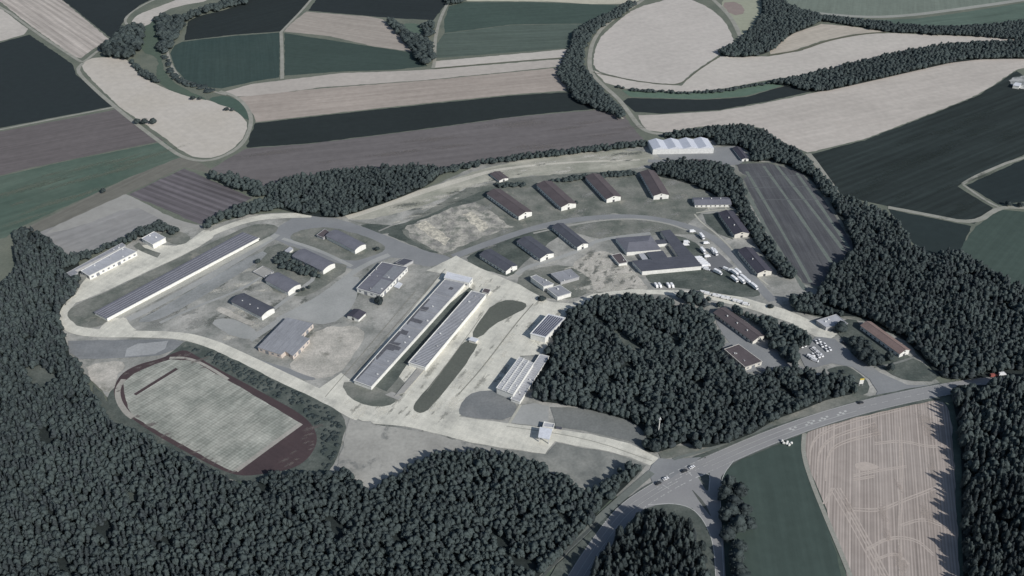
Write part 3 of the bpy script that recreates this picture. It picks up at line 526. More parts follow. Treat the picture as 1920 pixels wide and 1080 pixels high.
def gable(name, label, cat, Apx, Bpx, Cpx, h, rise, roof, wall=None, group=None, over=.5, barrel=False, vents=0, door=True, both=True, win=True):
    a, b, c = G(Apx, h), G(Bpx, h), G(Cpx, h)
    u = (c - a); Ln = u.length; u.normalize(); v = Vector((-u.y, u.x, 0)); wd = (b - a).dot(v)
    if wd < 0: v = -v; wd = -wd
    mid = a + u * Ln / 2 + v * wd / 2; ang = math.atan2(u.y, u.x)
    t = empty(name, (mid.x, mid.y, 0), ang); tag(t, label, cat, group)
    wall = wall or M_white; hw, hl = wd / 2, Ln / 2
    # which local y side / x end faces the photo is irrelevant: build all four sides
    nseg = 8 if barrel else 2
    prof = []
    for i in range(nseg + 1):
        y = -hw + wd * i / nseg
        z = h + (rise * math.sin(math.pi * i / nseg) ** .8 if barrel else rise * (1 - abs(y) / hw))
        prof.append((y, z))
    iw, il = hw - .25, hl - .3
    body = [(-iw, 0)] + [(max(-iw, min(iw, y)), z - .12) for y, z in prof] + [(iw, 0)]
    n = len(body); vs = [(-il, y, z) for y, z in body] + [(il, y, z) for y, z in body]
    fs = [tuple(range(n)), tuple(range(n, 2 * n))] + [(i, (i + 1) % n, (i + 1) % n + n, i + n) for i in range(n)]
    wl = mk('wall', vs, fs, wall, t)
    th = .22; o = over
    top = [(y * (1 + o / hw), z - (o * rise / hw if i in (0, nseg) and not barrel else 0)) for i, (y, z) in enumerate(prof)]
    n = len(top); vs = []
    for x in (-hl - .15, hl + .15):
        vs += [(x, y, z + th) for y, z in top] + [(x, y, z) for y, z in top]
    fs = []
    for i in range(n - 1):
        fs += [(i, i + 1, 2 * n + i + 1, 2 * n + i), (n + i, n + i + 1, 3 * n + i + 1, 3 * n + i), (i, i + 1, n + i + 1, n + i), (2 * n + i, 2 * n + i + 1, 3 * n + i + 1, 3 * n + i)]
    fs += [(0, n, 3 * n, 2 * n), (n - 1, 2 * n - 1, 4 * n - 1, 3 * n - 1)]
    rf = mk('roof', vs, fs, roofmat(roof, math.pi / 2, 1.4, .07), t)
    if not barrel: boxes('ridge_cap', [(-hl, hl, -.25, .25, h + rise + th - .05, h + rise + th + .08)], M_grey if roof in ('light', 'white') else roofmat(roof, 0), rf)
    for k in range(vents):
        x = -hl + Ln * (k + 1) / (vents + 1); y = hw * .35; z = h + rise * .7
        boxes('vent', [(x - .45, x + .45, y - .45, y + .45, z - .3, z + 1.0)], M_vent, rf)
    if door:
        for s in ((-1, 1) if both else (-1,)):
            x = s * il
            d = boxes('door', [(min(x, x + s * .06), max(x, x + s * .06), -1.1, 1.1, 0.05, min(2.6, h * .8))], M_door, t)
            boxes('gable_window', [(min(x, x + s * .06), max(x, x + s * .06), -.8, .8, h - .1, h + rise * .42)], M_glass, wl)
    if win:
        for s in (-1, 1):
            y = s * iw; k = int(Ln / 4.2)
            for i in range(k):
                x = -hl + Ln * (i + .5) / k
                boxes('window', [(x - .7, x + .7, min(y, y + s * .05), max(y, y + s * .05), 1.0, min(2.3, h - .5))], M_glass, t)
    return t

def flat(name, label, cat, px, h, roof='grey', wall=None, group=None, parapet=.35, lines=None, skylights=0, ribs=None, open_=False, dirpx=None, windows=0, doors=0):
    P = [G(p, h) for p in px]; c = sum(P, Vector()) / len(P); u = (P[1] - P[0]) if dirpx is None else (G(dirpx[1], h) - G(dirpx[0], h))
    ang = math.atan2(u.y, u.x); t = empty(name, (c.x, c.y, 0), ang); tag(t, label, cat, group)
    inv = Matrix.Rotation(-ang, 2); Q = [inv @ (p - c).xy for p in P]
    area = sum(Q[i].x * Q[(i + 1) % len(Q)].y - Q[(i + 1) % len(Q)].x * Q[i].y for i in range(len(Q)))
    if area < 0: Q = Q[::-1]
    def inset(d):
        out = []; n = len(Q)
        for i in range(n):
            a, b, e = Q[i - 1], Q[i], Q[(i + 1) % n]
            d1 = (b - a).normalized(); d2 = (e - b).normalized(); n1 = Vector((-d1.y, d1.x)); n2 = Vector((-d2.y, d2.x))
            k = (n1 + n2); L = max(.35, k.length / 2); out.append(b + k.normalized() * d / L)
        return out
    wall = wall or M_white
    wp = inset(.35)
    if open_:
        bs = []
        n = len(wp)
        for i in range(n):
            a, b = wp[i], wp[(i + 1) % n]; k = max(1, int((b - a).length / 6))
            for j in range(k):
                q = a.lerp(b, j / k); bs.append((q.x - .18, q.x + .18, q.y - .18, q.y + .18, 0, h - .3))
        boxes('column', bs[:100], M_grey, t)
        ip = inset(max(.8, open_)); prism('wall', ip, 0, h - .3, wall, t)
    else:
        prism('wall', wp, 0, h - .25, wall, t)
    rf = prism('roof', Q, h - .25, h, roofmat(roof, 0, *(ribs or (1.5, .08))), t)
    if parapet:
        n = len(Q); ip = inset(.4); z0, z1 = h, h + parapet
        vs = [(q.x, q.y, z0) for q in Q] + [(q.x, q.y, z1) for q in Q] + [(q.x, q.y, z1) for q in ip] + [(q.x, q.y, z0) for q in ip]
        fs = []
        for i in range(n):
            j = (i + 1) % n; fs += [(i, j, n + j, n + i), (n + i, n + j, 2 * n + j, 2 * n + i), (2 * n + i, 2 * n + j, 3 * n + j, 3 * n + i)]
        mk('parapet', vs, fs, wall, t)
    ar = abs(area) / 2
    if roof != 'white' and ar > 150 and parapet:      # roof vents and housings
        rnd = random.Random(int(c.x * 7 + c.y)); xs_ = [q.x for q in Q]; ys_ = [q.y for q in Q]; n_ = 0
        for _ in range(60):
            x, y = rnd.uniform(min(xs_) + 2, max(xs_) - 2), rnd.uniform(min(ys_) + 2, max(ys_) - 2)
            if n_ < min(7, ar / 160) and inpoly(np.array([x]), np.array([y]), [(q.x, q.y) for q in Q])[0]:
                sx, sy = rnd.uniform(.3, .8), rnd.uniform(.3, .7); n_ += 1
                boxes('vent', [(x - sx, x + sx, y - sy, y + sy, h + .004, h + rnd.uniform(.5, .9))], M_vent if rnd.random() < .5 else M_grey, rf)
    if windows or doors:
        n = len(wp)
        for i in range(n):
            p, q = wp[i], wp[(i + 1) % n]; L = (q - p).length; d = (q - p).normalized(); nr = Vector((d.y, -d.x))
            k = int(L / 5) if L > 8 else 0
            for j in range(min(k, 24)):
                m_ = p + d * L * (j + .5) / k; isd = doors and j % 4 == 1
                ww = 1.6 if isd else 1.1; z0, z1 = (0, h * .75) if isd else (h * .35, h * .7)
                pts = [m_ - d * ww, m_ + d * ww, m_ + d * ww + nr * .06, m_ - d * ww + nr * .06]
                prism('door' if isd else 'window', pts, z0 + .03, z1, M_wing, t)
    return t, rf, Q, h

GB = 'white gabled barracks'
gable('barracks_building', 'slate roofed barracks block nearest the concrete crossroads, westmost of the three', 'building', (948.7, 508.7), (973.7, 500), (898.7, 477.5), 4.2, 2.1, 'slate', group=GB)
gable('barracks_building', 'slate roofed barracks block between the two other slate blocks south of the curved road', 'building', (1013, 485), (1039.4, 475), (968.7, 452.5), 4.2, 2.1, 'slate', group=GB)
gable('barracks_building', 'narrow slate roofed barracks block, eastmost of the three south of the curved road', 'building', (1082.5, 463.7), (1104.4, 457.5), (1035, 425), 4.2, 2.1, 'slate', group=GB)
gable('barracks_building', 'brown roofed barracks block beside the rubble field', 'building', (972.5, 406), (998.7, 397.5), (912.5, 362.5), 4.8, 2.4, 'brown', group=GB)
gable('barracks_building', 'brown roofed barracks block with small dark bush at its white gable', 'building', (1052.5, 388.7), (1080, 381), (1006, 346), 4.8, 2.4, 'brown', group=GB)
gable('barracks_building', 'brown roofed barracks block, third from the rubble field in the northern row', 'building', (1137.5, 373.7), (1166, 370), (1097.5, 331), 4.8, 2.4, 'brown', group=GB)
gable('barracks_building', 'brown roofed barracks block at the eastern end of the northern row by the trees', 'building', (1225.6, 367.5), (1255, 366), (1200, 322.5), 4.8, 2.4, 'brown', group=GB)
gable('barracks_building', 'dark roofed barracks block with garden paths on its west side', 'building', (1377.5, 440), (1407, 439.4), (1347.5, 398.7), 4.4, 2.3, 'black', M_cream, group=GB, vents=2)
gable('barracks_building', 'dark roofed barracks block beside the tree belt and parked white vans', 'building', (1421, 512.5), (1450, 511), (1383.7, 468.7), 4.4, 2.3, 'black', M_cream, group=GB, vents=1)
gable('barracks_building', 'long barracks block with faded reddish roof at the eastern forest edge', 'building', (1687.5, 663.7), (1710, 658.7), (1613.7, 610), 4.4, 2.3, 'red', group=GB)
gable('office_building', 'grey roofed block with white window front facing garden paths', 'building', (1303, 384), (1294, 371), (1372, 383), 3.4, 1.6, 'bluegrey', M_white, vents=3)
gable('canteen_building', 'long dark roofed building with vents beside the wooded yard', 'building', (1412, 640), (1437.5, 632), (1338, 586), 3.6, 2.2, 'brown', M_cream, vents=3)
GBR = 'round roofed halls of the western quarter'
gable('vaulted_hall', 'vaulted hall with white end, northmost of the western four', 'building', (665.6, 470), (687, 459), (611, 442), 4.4, 2.0, 'bluegrey', group=GBR, barrel=True, win=False, door=False)
gable('vaulted_hall', 'vaulted hall with white end and dark bushes along its side', 'building', (605.6, 508), (628.7, 494.5), (548, 480), 4.4, 2.0, 'bluegrey', group=GBR, barrel=True, win=False, door=False)
gable('vaulted_hall', 'vaulted hall with walled yard behind its far end', 'building', (540, 548), (565, 534), (497, 525), 4.4, 2.0, 'bluegrey', group=GBR, barrel=True, win=False, door=False)
gable('vaulted_hall', 'vaulted hall with three roof vents, southmost of the western four', 'building', (490.6, 594), (515, 578.7), (433, 565), 4.4, 2.0, 'slate', group=GBR, barrel=True, vents=3, win=False, door=False)
gable('small_barn', 'small dark roofed barn with white walls beside the concrete apron', 'building', (672, 599), (648, 594), (686, 586), 3.2, 1.2, 'black', win=False)
gable('small_barn', 'small brown roofed shed on the pale northern slope', 'building', (936, 339), (955, 335), (919, 326), 2.6, 1.2, 'brown', win=False)
gable('small_barn', 'small dark roofed shed east of the bright sawtooth hangar', 'building', (1391, 299), (1405, 299), (1374, 277), 2.8, 1.5, 'black', win=False)

# long open vehicle shelter in the west
t, rf, Q, h = flat('vehicle_shelter', 'very long narrow shelter with grey panelled roof in the west', 'shelter', [(200, 597.5), (485.6, 446), (455, 435), (175.6, 585)], 3.4, 'bluegrey', M_white, parapet=0, ribs=(1.8, .2))
xs = [min(q.x for q in Q), max(q.x for q in Q)]; ys = [min(q.y for q in Q), max(q.y for q in Q)]
Wd = (ys[1] - ys[0])
for k in range(1, 6):
    f = k / 6; p = Q[0].lerp(Q[3], f); q = Q[1].lerp(Q[2], f); d = (q - p).normalized(); n_ = Vector((-d.y, d.x)) * .14
    prism('roof_rib', [p - n_, q - n_, q + n_, p + n_], h + .003, h + .2, plain('rib_grey', A(140, 143, 152)), t)
p, q = Q[0], Q[1]; d = (q - p).normalized(); n_ = Vector((d.y, -d.x)) * .7
prism('fascia', [p, q, q + n_, p + n_], h - .6, h + .25, M_white, t)

def ribbed(name, label, px, h, roof, wall, nrib, along=0, rw=.12, rh=.25, m=None, parapet=.3, ribs=(1.5, .06)):
    t, rf, Q, h = flat(name, label, 'building', px, h, roof, wall, parapet=parapet, ribs=ribs)
    for k in range(1, min(nrib, 100)):
        f = k / nrib
        p, q = (Q[0].lerp(Q[3], f), Q[1].lerp(Q[2], f)) if along == 0 else (Q[0].lerp(Q[1], f), Q[3].lerp(Q[2], f))
        a, b = p.lerp(q, .06), p.lerp(q, .94); d = (b - a).normalized(); n_ = Vector((-d.y, d.x)) * rw
        prism('roof_rib', [a - n_, b - n_, b + n_, a + n_], h + .003, h + rh, m or M_grey, t)
    return t, rf, Q, h
M_damp = plain('roof_patch', A(96, 98, 104), var=.3)
t, rf, Q, h = ribbed('long_hall', 'longest grey flat roofed hall on the apron with dark stained patches', [(662.5, 713.7), (696, 726), (873.7, 530), (836, 521)], 3.8, 'grey', M_white, 6, along=0, m=M_grey, ribs=(1.2, .12))
for (f0, f1, g0, g1) in ((.28, .36, .1, .6), (.30, .33, .5, .8), (.43, .47, .1, .5), (.55, .58, .1, .7), (.02, .2, .04, .12), (.2, .45, .04, .2), (.5, .8, .04, .16), (.66, .7, .1, .4), (.9, .93, .5, .7)):
    q = [Q[0].lerp(Q[3], f0).lerp(Q[1].lerp(Q[2], f0), g0), Q[0].lerp(Q[3], f0).lerp(Q[1].lerp(Q[2], f0), g1), Q[0].lerp(Q[3], f1).lerp(Q[1].lerp(Q[2], f1), g1), Q[0].lerp(Q[3], f1).lerp(Q[1].lerp(Q[2], f1), g0)]
    cen = sum(q, Vector((0, 0))) / 4; q = [cen + (p - cen) * random.uniform(.75, 1.15) for p in q]
    q2 = []
    for i in range(4):
        q2 += [q[i], q[i].lerp(q[(i + 1) % 4], .5) + Vector((random.uniform(-.7, .7), random.uniform(-.7, .7)))]
    prism('stain', q2, h + .003, h + .02 + random.random() * .01, M_damp, rf)
flat('head_building', 'white flat roofed block across the northern end of the long hall', 'building', [(832, 521), (880, 531), (887, 521), (838, 509)], 5.2, 'white', M_white, parapet=.2, windows=1)
ribbed('ribbed_hall', 'second long hall with pale cross ribbed roof beside the longest hall', [(765, 680), (797.5, 690), (912, 552), (883.7, 545)], 4.0, 'light', M_white, 62, along=0, rw=.16, rh=.22, m=plain('rib_dark', A(92, 96, 104)), parapet=.5)
t, rf, Q, h = ribbed('modern_hall', 'bright hall with white patterned roof at the wood edge', [(930, 727.5), (962.5, 740), (1001, 681), (973.7, 668.7)], 6.0, 'light', M_white, 18, along=0, rw=.3, rh=.35, m=M_vent)
for f in (.33, .66):
    a, b = Q[0].lerp(Q[1], f), Q[3].lerp(Q[2], f); d = (b - a).normalized(); n_ = Vector((-d.y, d.x)) * .5
    prism('roof_spine', [a - n_, b - n_, b + n_, a + n_], h + .35, h + .55, M_white, t)
ribbed('low_annex', 'low grey annex running along the bright hall under the trees', [(957, 748), (975, 754), (1030, 668), (1012, 664)], 3.0, 'light', M_white, 22, along=0, rw=.15, rh=.2, m=M_grey)
ribbed('solar_hall', 'white walled hall with dark solar strips along its roof', [(993.7, 626), (1022.5, 633.7), (1060.6, 596), (1028, 588)], 6.0, 'white', M_white, 8, along=1, rw=.62, rh=.2, m=plain('solar', A(92, 95, 108), rough=.3))
t, rf, Q, h = flat('workshop_hall', 'workshop hall with half dark, half pale roof and long white front', 'building', [(668, 540.6), (713, 553.7), (765, 501), (716, 491)], 4.6, 'bluegrey', M_white, parapet=.25, doors=1)
for g0, g1, f0, f1, mm in ((.52, .92, .04, .46, 'light'), (.5, .93, .52, .95, 'light')):
    q = [Q[0].lerp(Q[1], g0).lerp(Q[3].lerp(Q[2], g0), f0), Q[0].lerp(Q[1], g1).lerp(Q[3].lerp(Q[2], g1), f0), Q[0].lerp(Q[1], g1).lerp(Q[3].lerp(Q[2], g1), f1), Q[0].lerp(Q[1], g0).lerp(Q[3].lerp(Q[2], g0), f1)]
    prism('roof_panel', q, h + .003, h + .3, plain('roof_pale', A(130, 134, 140)), t)
flat('annex_building', 'small dark flat roofed annex at the corner of the workshop hall', 'building', [(741, 493), (757, 498), (776, 488), (757, 484)], 3.0, 'slate', M_grey, parapet=.1)
flat('loading_ramp', 'small white concrete ramp in front of the workshop hall', 'ramp', [(738, 537), (748, 541), (755, 532), (747, 528)], 1.2, 'white', M_white, parapet=0)
flat('storage_hall', 'storage hall with ribbed grey roof, stepped corner and pink brick front', 'building', [(482.5, 651), (527, 665), (535, 658.5), (549, 667.5), (581, 635), (565, 629), (588, 606), (537.5, 595)], 4.6, 'grey', M_pink, parapet=0, doors=1, ribs=(1.3, .14), dirpx=((482.5, 651), (537.5, 595)))
flat('depot_building', 'long low building with light grey roof facing the western apron', 'building', [(151, 508), (167, 518), (257, 472), (233, 463)], 4.6, 'light', M_white, parapet=.3, doors=1)
flat('depot_building', 'narrow rear building behind the low western depot, under the hedge', 'building', [(124, 512), (134, 519), (147, 511), (141, 507), (236, 460), (229, 455)], 3.6, 'grey', M_grey, parapet=.2)
flat('fuel_building', 'square pale block with bright front by the western hedge', 'building', [(265, 447), (286, 459), (311, 446), (289, 434)], 5.0, 'light', M_white, parapet=.3)
flat('walled_yard', 'pinkish flat roofed store behind the northmost vaulted hall', 'building', [(593, 441), (606, 446), (620, 436), (609, 429)], 3.0, 'brown', M_grey, parapet=.3)
flat('walled_yard', 'low walled yard behind the third vaulted hall', 'building', [(474, 510), (497, 522), (514, 510), (493, 499)], 1.2, 'concrete', M_grey, parapet=.6)
flat('small_hut', 'small pale hut behind the vaulted hall with bushes', 'hut', [(533, 470), (540, 475), (550, 466), (544, 462)], 2.6, 'light', M_white, parapet=0)
flat('small_hut', 'tiny dark hut at the northern end of the ribbed hall', 'hut', [(903, 547), (916, 551), (921, 543), (908, 540)], 2.4, 'brown', M_white, parapet=.1)
flat('small_hut', 'small white roofed hut on the strip east of the ribbed hall', 'hut', [(878, 637), (892, 641), (898, 636), (884, 631)], 3.0, 'white', M_cream, parapet=0)
# mid cluster
flat('workshop_block', 'narrow grey block with white end beside the solar cluster lawn', 'building', [(994, 519), (1019, 537.5), (1039, 532.5), (1005, 515)], 5.5, 'grey', M_white, parapet=.15)
flat('workshop_block', 'wide grey flat roofed block behind the pale concrete yard', 'building', [(1032, 513), (1051, 529), (1087, 519), (1070, 504)], 3.6, 'grey', M_grey, parapet=.1)
flat('workshop_block', 'small slate flat roofed block next to the round dark bush', 'building', [(1025, 541), (1045, 557), (1072, 549), (1050, 534)], 4.2, 'grey', M_white, parapet=.15)
# main administrative complex: one joined building of wings
t = empty('main_building', G((1260, 475)).to_tuple()); t.location.z = 0
tag(t, 'large dark flat roofed complex of joined wings around a courtyard', 'building')
def wing(px, h, roof, parent, wallm):
    P = [G(p, h) - Vector((parent.location.x, parent.location.y, 0)) for p in px]; c = sum(P, Vector()) / len(P)
    q = [((c + (p - c) * .985).x, (c + (p - c) * .985).y) for p in P]
    prism('wall', q, 0, h - .2, wallm, parent); prism('roof', [(p.x, p.y) for p in P], h - .2, h + .1, roofmat(roof, 0), parent)
wing([(1203.7, 508.7), (1316, 498.7), (1300, 478), (1185, 489)], 4.5, 'slate', t, M_white)
wing([(1278, 489), (1301, 480), (1256, 430.5), (1238, 433)], 4.2, 'slate', t, M_cream)
wing([(1222, 487), (1254, 486), (1243, 470), (1212, 473)], 4.8, 'slate', t, M_cream)
wing([(1232, 458), (1254, 456), (1250, 449), (1228, 450)], 3.4, 'slate', t, M_white)
a_ = empty('assembly_hall', (0, 0, 0)); a_.location = G((1196, 465)); a_.location.z = 0
tag(a_, 'assembly hall with dull hipped roof west of the joined wings', 'building')
hp = [G(p, 4.2) - a_.location for p in ((1175, 473), (1240, 468), (1220, 441), (1154, 446))]
prism('wall', [(p.x * .98, p.y * .98) for p in hp], 0, 4.0, M_white, a_)
r1, r2 = hp[0].lerp(hp[3], .5).lerp(hp[1].lerp(hp[2], .5), .22), hp[0].lerp(hp[3], .5).lerp(hp[1].lerp(hp[2], .5), .78)
r1.z = r2.z = 6.6
mk('roof', [*hp, r1, r2], [(0, 1, 5, 4), (1, 2, 5), (2, 3, 4, 5), (3, 0, 4), (0, 1, 2, 3)], roofmat('bluegrey', 0), a_)
flat('brown_store', 'small brown flat roofed store southwest of the assembly hall', 'building', [(1160, 495), (1177, 492), (1164, 474), (1146, 478)], 3.0, 'brown', M_white, parapet=.1)
flat('boiler_house', 'small pale roofed boiler house between assembly hall and dark wings', 'building', [(1205, 488), (1217, 487), (1208, 474), (1197, 476)], 3.0, 'light', M_grey, parapet=.1)
# wooded yard
flat('garage_building', 'brown flat roofed garage with cream door front in the wooded yard', 'building', [(1397.5, 689), (1430, 678), (1385, 645), (1357.5, 654.5)], 4.0, 'brown', M_cream, parapet=.15, doors=1)
flat('guard_house', 'light grey flat roofed shop beside the big round tree', 'building', [(1549, 614), (1590, 607), (1568, 589), (1530, 601)], 4.0, 'light', M_grey, parapet=.25)
# sawtooth hangar
t = empty('hangar', (0, 0, 0)); t.location = G((1278, 272)); t.location.z = 0
tag(t, 'bright silver hangar of four ridged bays at the northern edge', 'building')
hh = 6.5; hp = [G(p, hh) - t.location for p in ((1224.4, 280), (1338.7, 278), (1327, 260), (1215, 263.5))]
for p in hp: p.z = hh
prism('wall', [(p.x, p.y) for p in hp], 0, hh - .1, M_vent, t)
for k in range(4):
    a, b = hp[0].lerp(hp[1], k / 4), hp[0].lerp(hp[1], (k + 1) / 4); c, d = hp[3].lerp(hp[2], (k + 1) / 4), hp[3].lerp(hp[2], k / 4)
    m1, m2 = a.lerp(b, .5), d.lerp(c, .5); m1.z = m2.z = hh + 2.6
    mk('roof_bay', [a, b, c, d, m1, m2], [(0, 4, 5, 3), (4, 1, 2, 5), (0, 1, 4), (3, 5, 2), (0, 1, 2, 3)], mat('roof_silver', (.62, .64, .69), (.54, .56, .61), scale=.1, fine=.8, rough=.6), t)
flat('dark_shed', 'long low dark brown shed between hangar yard and tree belt', 'shed', [(1298, 304), (1335, 306), (1331, 300), (1296, 298)], 2.8, 'brown', M_grey, parapet=0)
flat('farm_shed', 'white farm shed at the far right edge above the dark field', 'shed', [(1899, 160), (1912, 162), (1916, 156), (1904, 154)], 4, 'white', M_white, parapet=0)
# gate canopy
t = empty('gate_canopy', (0, 0, 0)); t.location = G((1022, 821)); t.location.z = 0
tag(t, 'white square gate canopy over the concrete entrance road', 'gate canopy')
hp = [G(p, 5.2) - t.location for p in ((1009, 820), (1030, 824.5), (1036, 805), (1012, 801))]
prism('roof', [(p.x, p.y) for p in hp], 5.0, 5.6, plain('canopy_white', (.72, .74, .78)), t)
for p in hp:
    q = p * .86; boxes('column', [(q.x - .3, q.x + .3, q.y - .3, q.y + .3, 0, 5.0)], M_metal, t)
flat('gate_booth', 'small framed guard booth directly behind the white gate canopy', 'booth', [(1017, 801), (1038, 803), (1040, 795), (1020, 791)], 3.0, 'light', M_white, parapet=.6)
flat('low_wall', 'low dark grey wall east of the gate booth', 'wall', [(1042, 803), (1053, 805), (1054, 801), (1043, 799)], 1.4, 'slate', M_grey, parapet=0)
flat('loading_platform', 'long narrow loading platform south of the ribbed hall', 'platform', [(740, 742), (758, 736), (797, 692), (783, 690)], 1.1, 'concrete', M_grey, parapet=0)
flat('rubble_platform', 'square broken concrete base at the end of the loading platform', 'platform', [(722, 740), (747, 750), (754, 744), (735, 734)], .7, 'concrete', M_grey, parapet=0)
t = empty('signal_mast', G((1233, 822)).to_tuple()); tag(t, 'tall slender white mast at the southern edge of the central wood', 'mast')
me = bpy.data.meshes.new('pole'); bm = bmesh.new(); bmesh.ops.create_cone(bm, segments=8, radius1=.45, radius2=.25, depth=20, cap_ends=True); bmesh.ops.translate(bm, verts=bm.verts, vec=(0, 0, 10)); bm.to_mesh(me); bm.free(); me.materials.append(M_white); link('pole', me, t)
boxes('platform', [(-.9, .9, -.9, .9, 18.5, 18.7)], M_metal, t)

# ---------------------------------------------------------------- vehicles
def wheels(t, xs, ys, r=.36, w_=.24):
    for x in xs:
        for y in ys:
            me = bpy.data.meshes.new('wheel'); bm = bmesh.new(); bmesh.ops.create_cone(bm, segments=12, radius1=r, radius2=r, depth=w_, cap_ends=True)
            bmesh.ops.rotate(bm, verts=bm.verts, matrix=Matrix.Rotation(R(90), 3, 'X')); bmesh.ops.translate(bm, verts=bm.verts, vec=(x, y, r)); bm.to_mesh(me); bm.free(); me.materials.append(M_black)
            link('wheel', me, t)
def hull(name, prof, hw, m, t, taper=0.0):
    n = len(prof); zs = [p[1] for p in prof]; zt = max(zs); zb = min(zs)
    vs = [(x, s * (hw - taper * (z - zb) / max(.01, zt - zb)), z) for s in (-1, 1) for x, z in prof]
    fs = [tuple(range(n)), tuple(range(n, 2 * n))] + [(i, (i + 1) % n, (i + 1) % n + n, i + n) for i in range(n)]
    o = mk(name, vs, fs, m, t); return o
def make_car(paint):
    t = empty('parked_car', (0, 0, 0))
    hull('body', [(-2.2, .3), (-2.25, .8), (-2.0, .95), (-.1, .98), (1.2, .95), (2.1, .8), (2.25, .55), (2.2, .3)], .88, paint, t)
    cb = hull('cabin_glass', [(-1.75, .95), (-1.3, 1.38), (.35, 1.38), (1.05, .96)], .80, M_glass, t, .14)
    hull('roof', [(-1.3, 1.383), (-1.25, 1.46), (.25, 1.46), (.35, 1.383)], .68, paint, t)
    wheels(t, (-1.35, 1.35), (-.8, .8)); return t
def make_van(paint):
    t = empty('parked_van', (0, 0, 0))
    hull('body', [(-2.9, .4), (-2.95, 2.3), (-2.8, 2.45), (1.5, 2.45), (2.35, 1.4), (2.9, 1.15), (3.0, .4)], 1.0, paint, t, .08)
    hull('windscreen', [(1.66, 2.32), (2.38, 1.42), (2.44, 1.45), (1.72, 2.37)], .82, M_glass, t)
    wheels(t, (-1.9, 1.9), (-.92, .92), .38); return t
def make_truck(paint):
    t = empty('parked_truck', (0, 0, 0))
    hull('cargo_box', [(-4.5, .9), (-4.5, 3.4), (1.9, 3.4), (1.9, .9)], 1.22, paint, t)
    hull('cab', [(2.1, .7), (2.1, 2.9), (3.5, 2.9), (3.9, 1.8), (3.95, .7)], 1.15, paint, t, .05)
    hull('windscreen', [(3.52, 2.75), (3.83, 1.95), (3.9, 1.97), (3.6, 2.8)], 1.0, M_glass, t)
    boxes('chassis', [(-4.4, 3.8, -.5, .5, .55, .88)], M_black, t)
    wheels(t, (-3.2, -2.1, 3.0), (-1.02, 1.02), .5, .3); return t
P_w = plain('paint_white', (.82, .82, .82), rough=.4, var=.04); P_d = plain('paint_dark', (.05, .055, .06), rough=.3, var=.1); P_g = plain('paint_silver', (.5, .51, .53), rough=.35, var=.05); P_r = plain('paint_red', (.36, .12, .10), rough=.5)
car_w, car_d, car_g, van_w, truck_w, van_r = make_car(P_w), make_car(P_d), make_car(P_g), make_van(P_w), make_truck(P_w), make_van(P_r)
protos = {id(o): True for o in (car_w, car_d, car_g, van_w, truck_w, van_r)}
ORD = ['first','second','third','fourth','fifth','sixth','seventh','eighth','ninth']
def put(src, px, to, label, cat, group, name=None):
    if protos.pop(id(src), None): o = src
    else: o = copy_tree(src)
    if name: o.name = name
    g = G(px); q = G(to); o.location = (g.x, g.y, .01 + LZ[0] * LAY + .01); o.rotation_euler = (0, 0, math.atan2(q.y - g.y, q.x - g.x))
    for k in ('group',):
        if k in o: del o[k]
    tag(o, label, cat, group); return o
GC = 'cars in the yard car park'
for i, (x, y) in enumerate(((1502, 651), (1508, 649), (1530, 643), (1536, 641), (1540, 650), (1546, 648), (1549, 658), (1555, 656), (1534, 670), (1540, 668), (1518, 669), (1524, 667))):
    put(car_w, (x, y), (x + 5, y + 6), 'white car, ' + ('left' if i % 2 == 0 else 'right') + ' of the ' + ('western', 'northern', 'upper eastern', 'lower eastern', 'inner southern', 'southwestern')[i // 2] + ' pair in the small car park', 'car', GC)
for i in range(5):
    put(car_g if i % 2 else car_w, (1524 + i * 3.6, 655 + i * 3.4), (1524 + i * 3.6 + 10, 655 + i * 3.4 + 9 - 15), ORD[i] + (' silver' if i % 2 else ' white') + ' car in the close middle row of the small car park', 'car', GC)
for i in range(3):
    put(van_w, (1519 + i * 4, 672 + i * 3), (1530 + i * 4, 676 + i * 3), ORD[i] + ' white van from the left at the southern edge of the small car park', 'van', 'vans at the car park edge')
GV = 'white vans and trucks beside the main building'
for (x, y), dx, s, l in (((1298, 436), (10, -1), van_w, 'white van alone on the verge near the curved road'),
        ((1316, 447), (6, 7), truck_w, 'white truck on the grass east of the courtyard, northern of two'), ((1324, 458), (10, -1), van_w, 'white van just south of the northern white truck'),
        ((1287, 456), (10, 0), van_w, 'white van with dark cab on the grass by the east wing, upper one'), ((1286, 461), (10, 0), van_w, 'white van on the grass by the east wing, lower one'),
        ((1318, 474), (6, 7), truck_w, 'white truck at the northern corner of the asphalt square, left one'), ((1337, 475), (6, 8), truck_w, 'white truck at the northern corner of the asphalt square, right one'),
        ((1341, 477), (6, 8), truck_w, 'white truck tight against another at the edge of the asphalt square'), ((1326, 483), (10, -1), van_w, 'white van between trucks and asphalt square'),
        ((1346, 514), (10, 5), truck_w, 'lone white truck on the grass south of the asphalt square'), ((1361, 507), (8, 3), van_w, 'white van south of the asphalt square, left of two'), ((1371, 510), (8, 1), van_w, 'white van south of the asphalt square, right of two')):
    put(s, (x, y), (x + dx[0], y + dx[1]), l, 'truck' if s is truck_w else 'van', GV)
for i in range(5): put(truck_w, (1309 + i * 3.6, 488 + i * 3.3), (1319 + i * 3.6, 487 + i * 3.3), ORD[i] + ' white truck from the north in the tight row at the southern wing corner', 'truck', 'tight row of white trucks')
for i in range(2): put(van_w, (1321 + i * 4, 505 + i * 2), (1331 + i * 4, 507 + i * 2), ('left' if i == 0 else 'right') + ' one of two white vans parked off the end of the tight truck row', 'van', 'vans off the truck row')
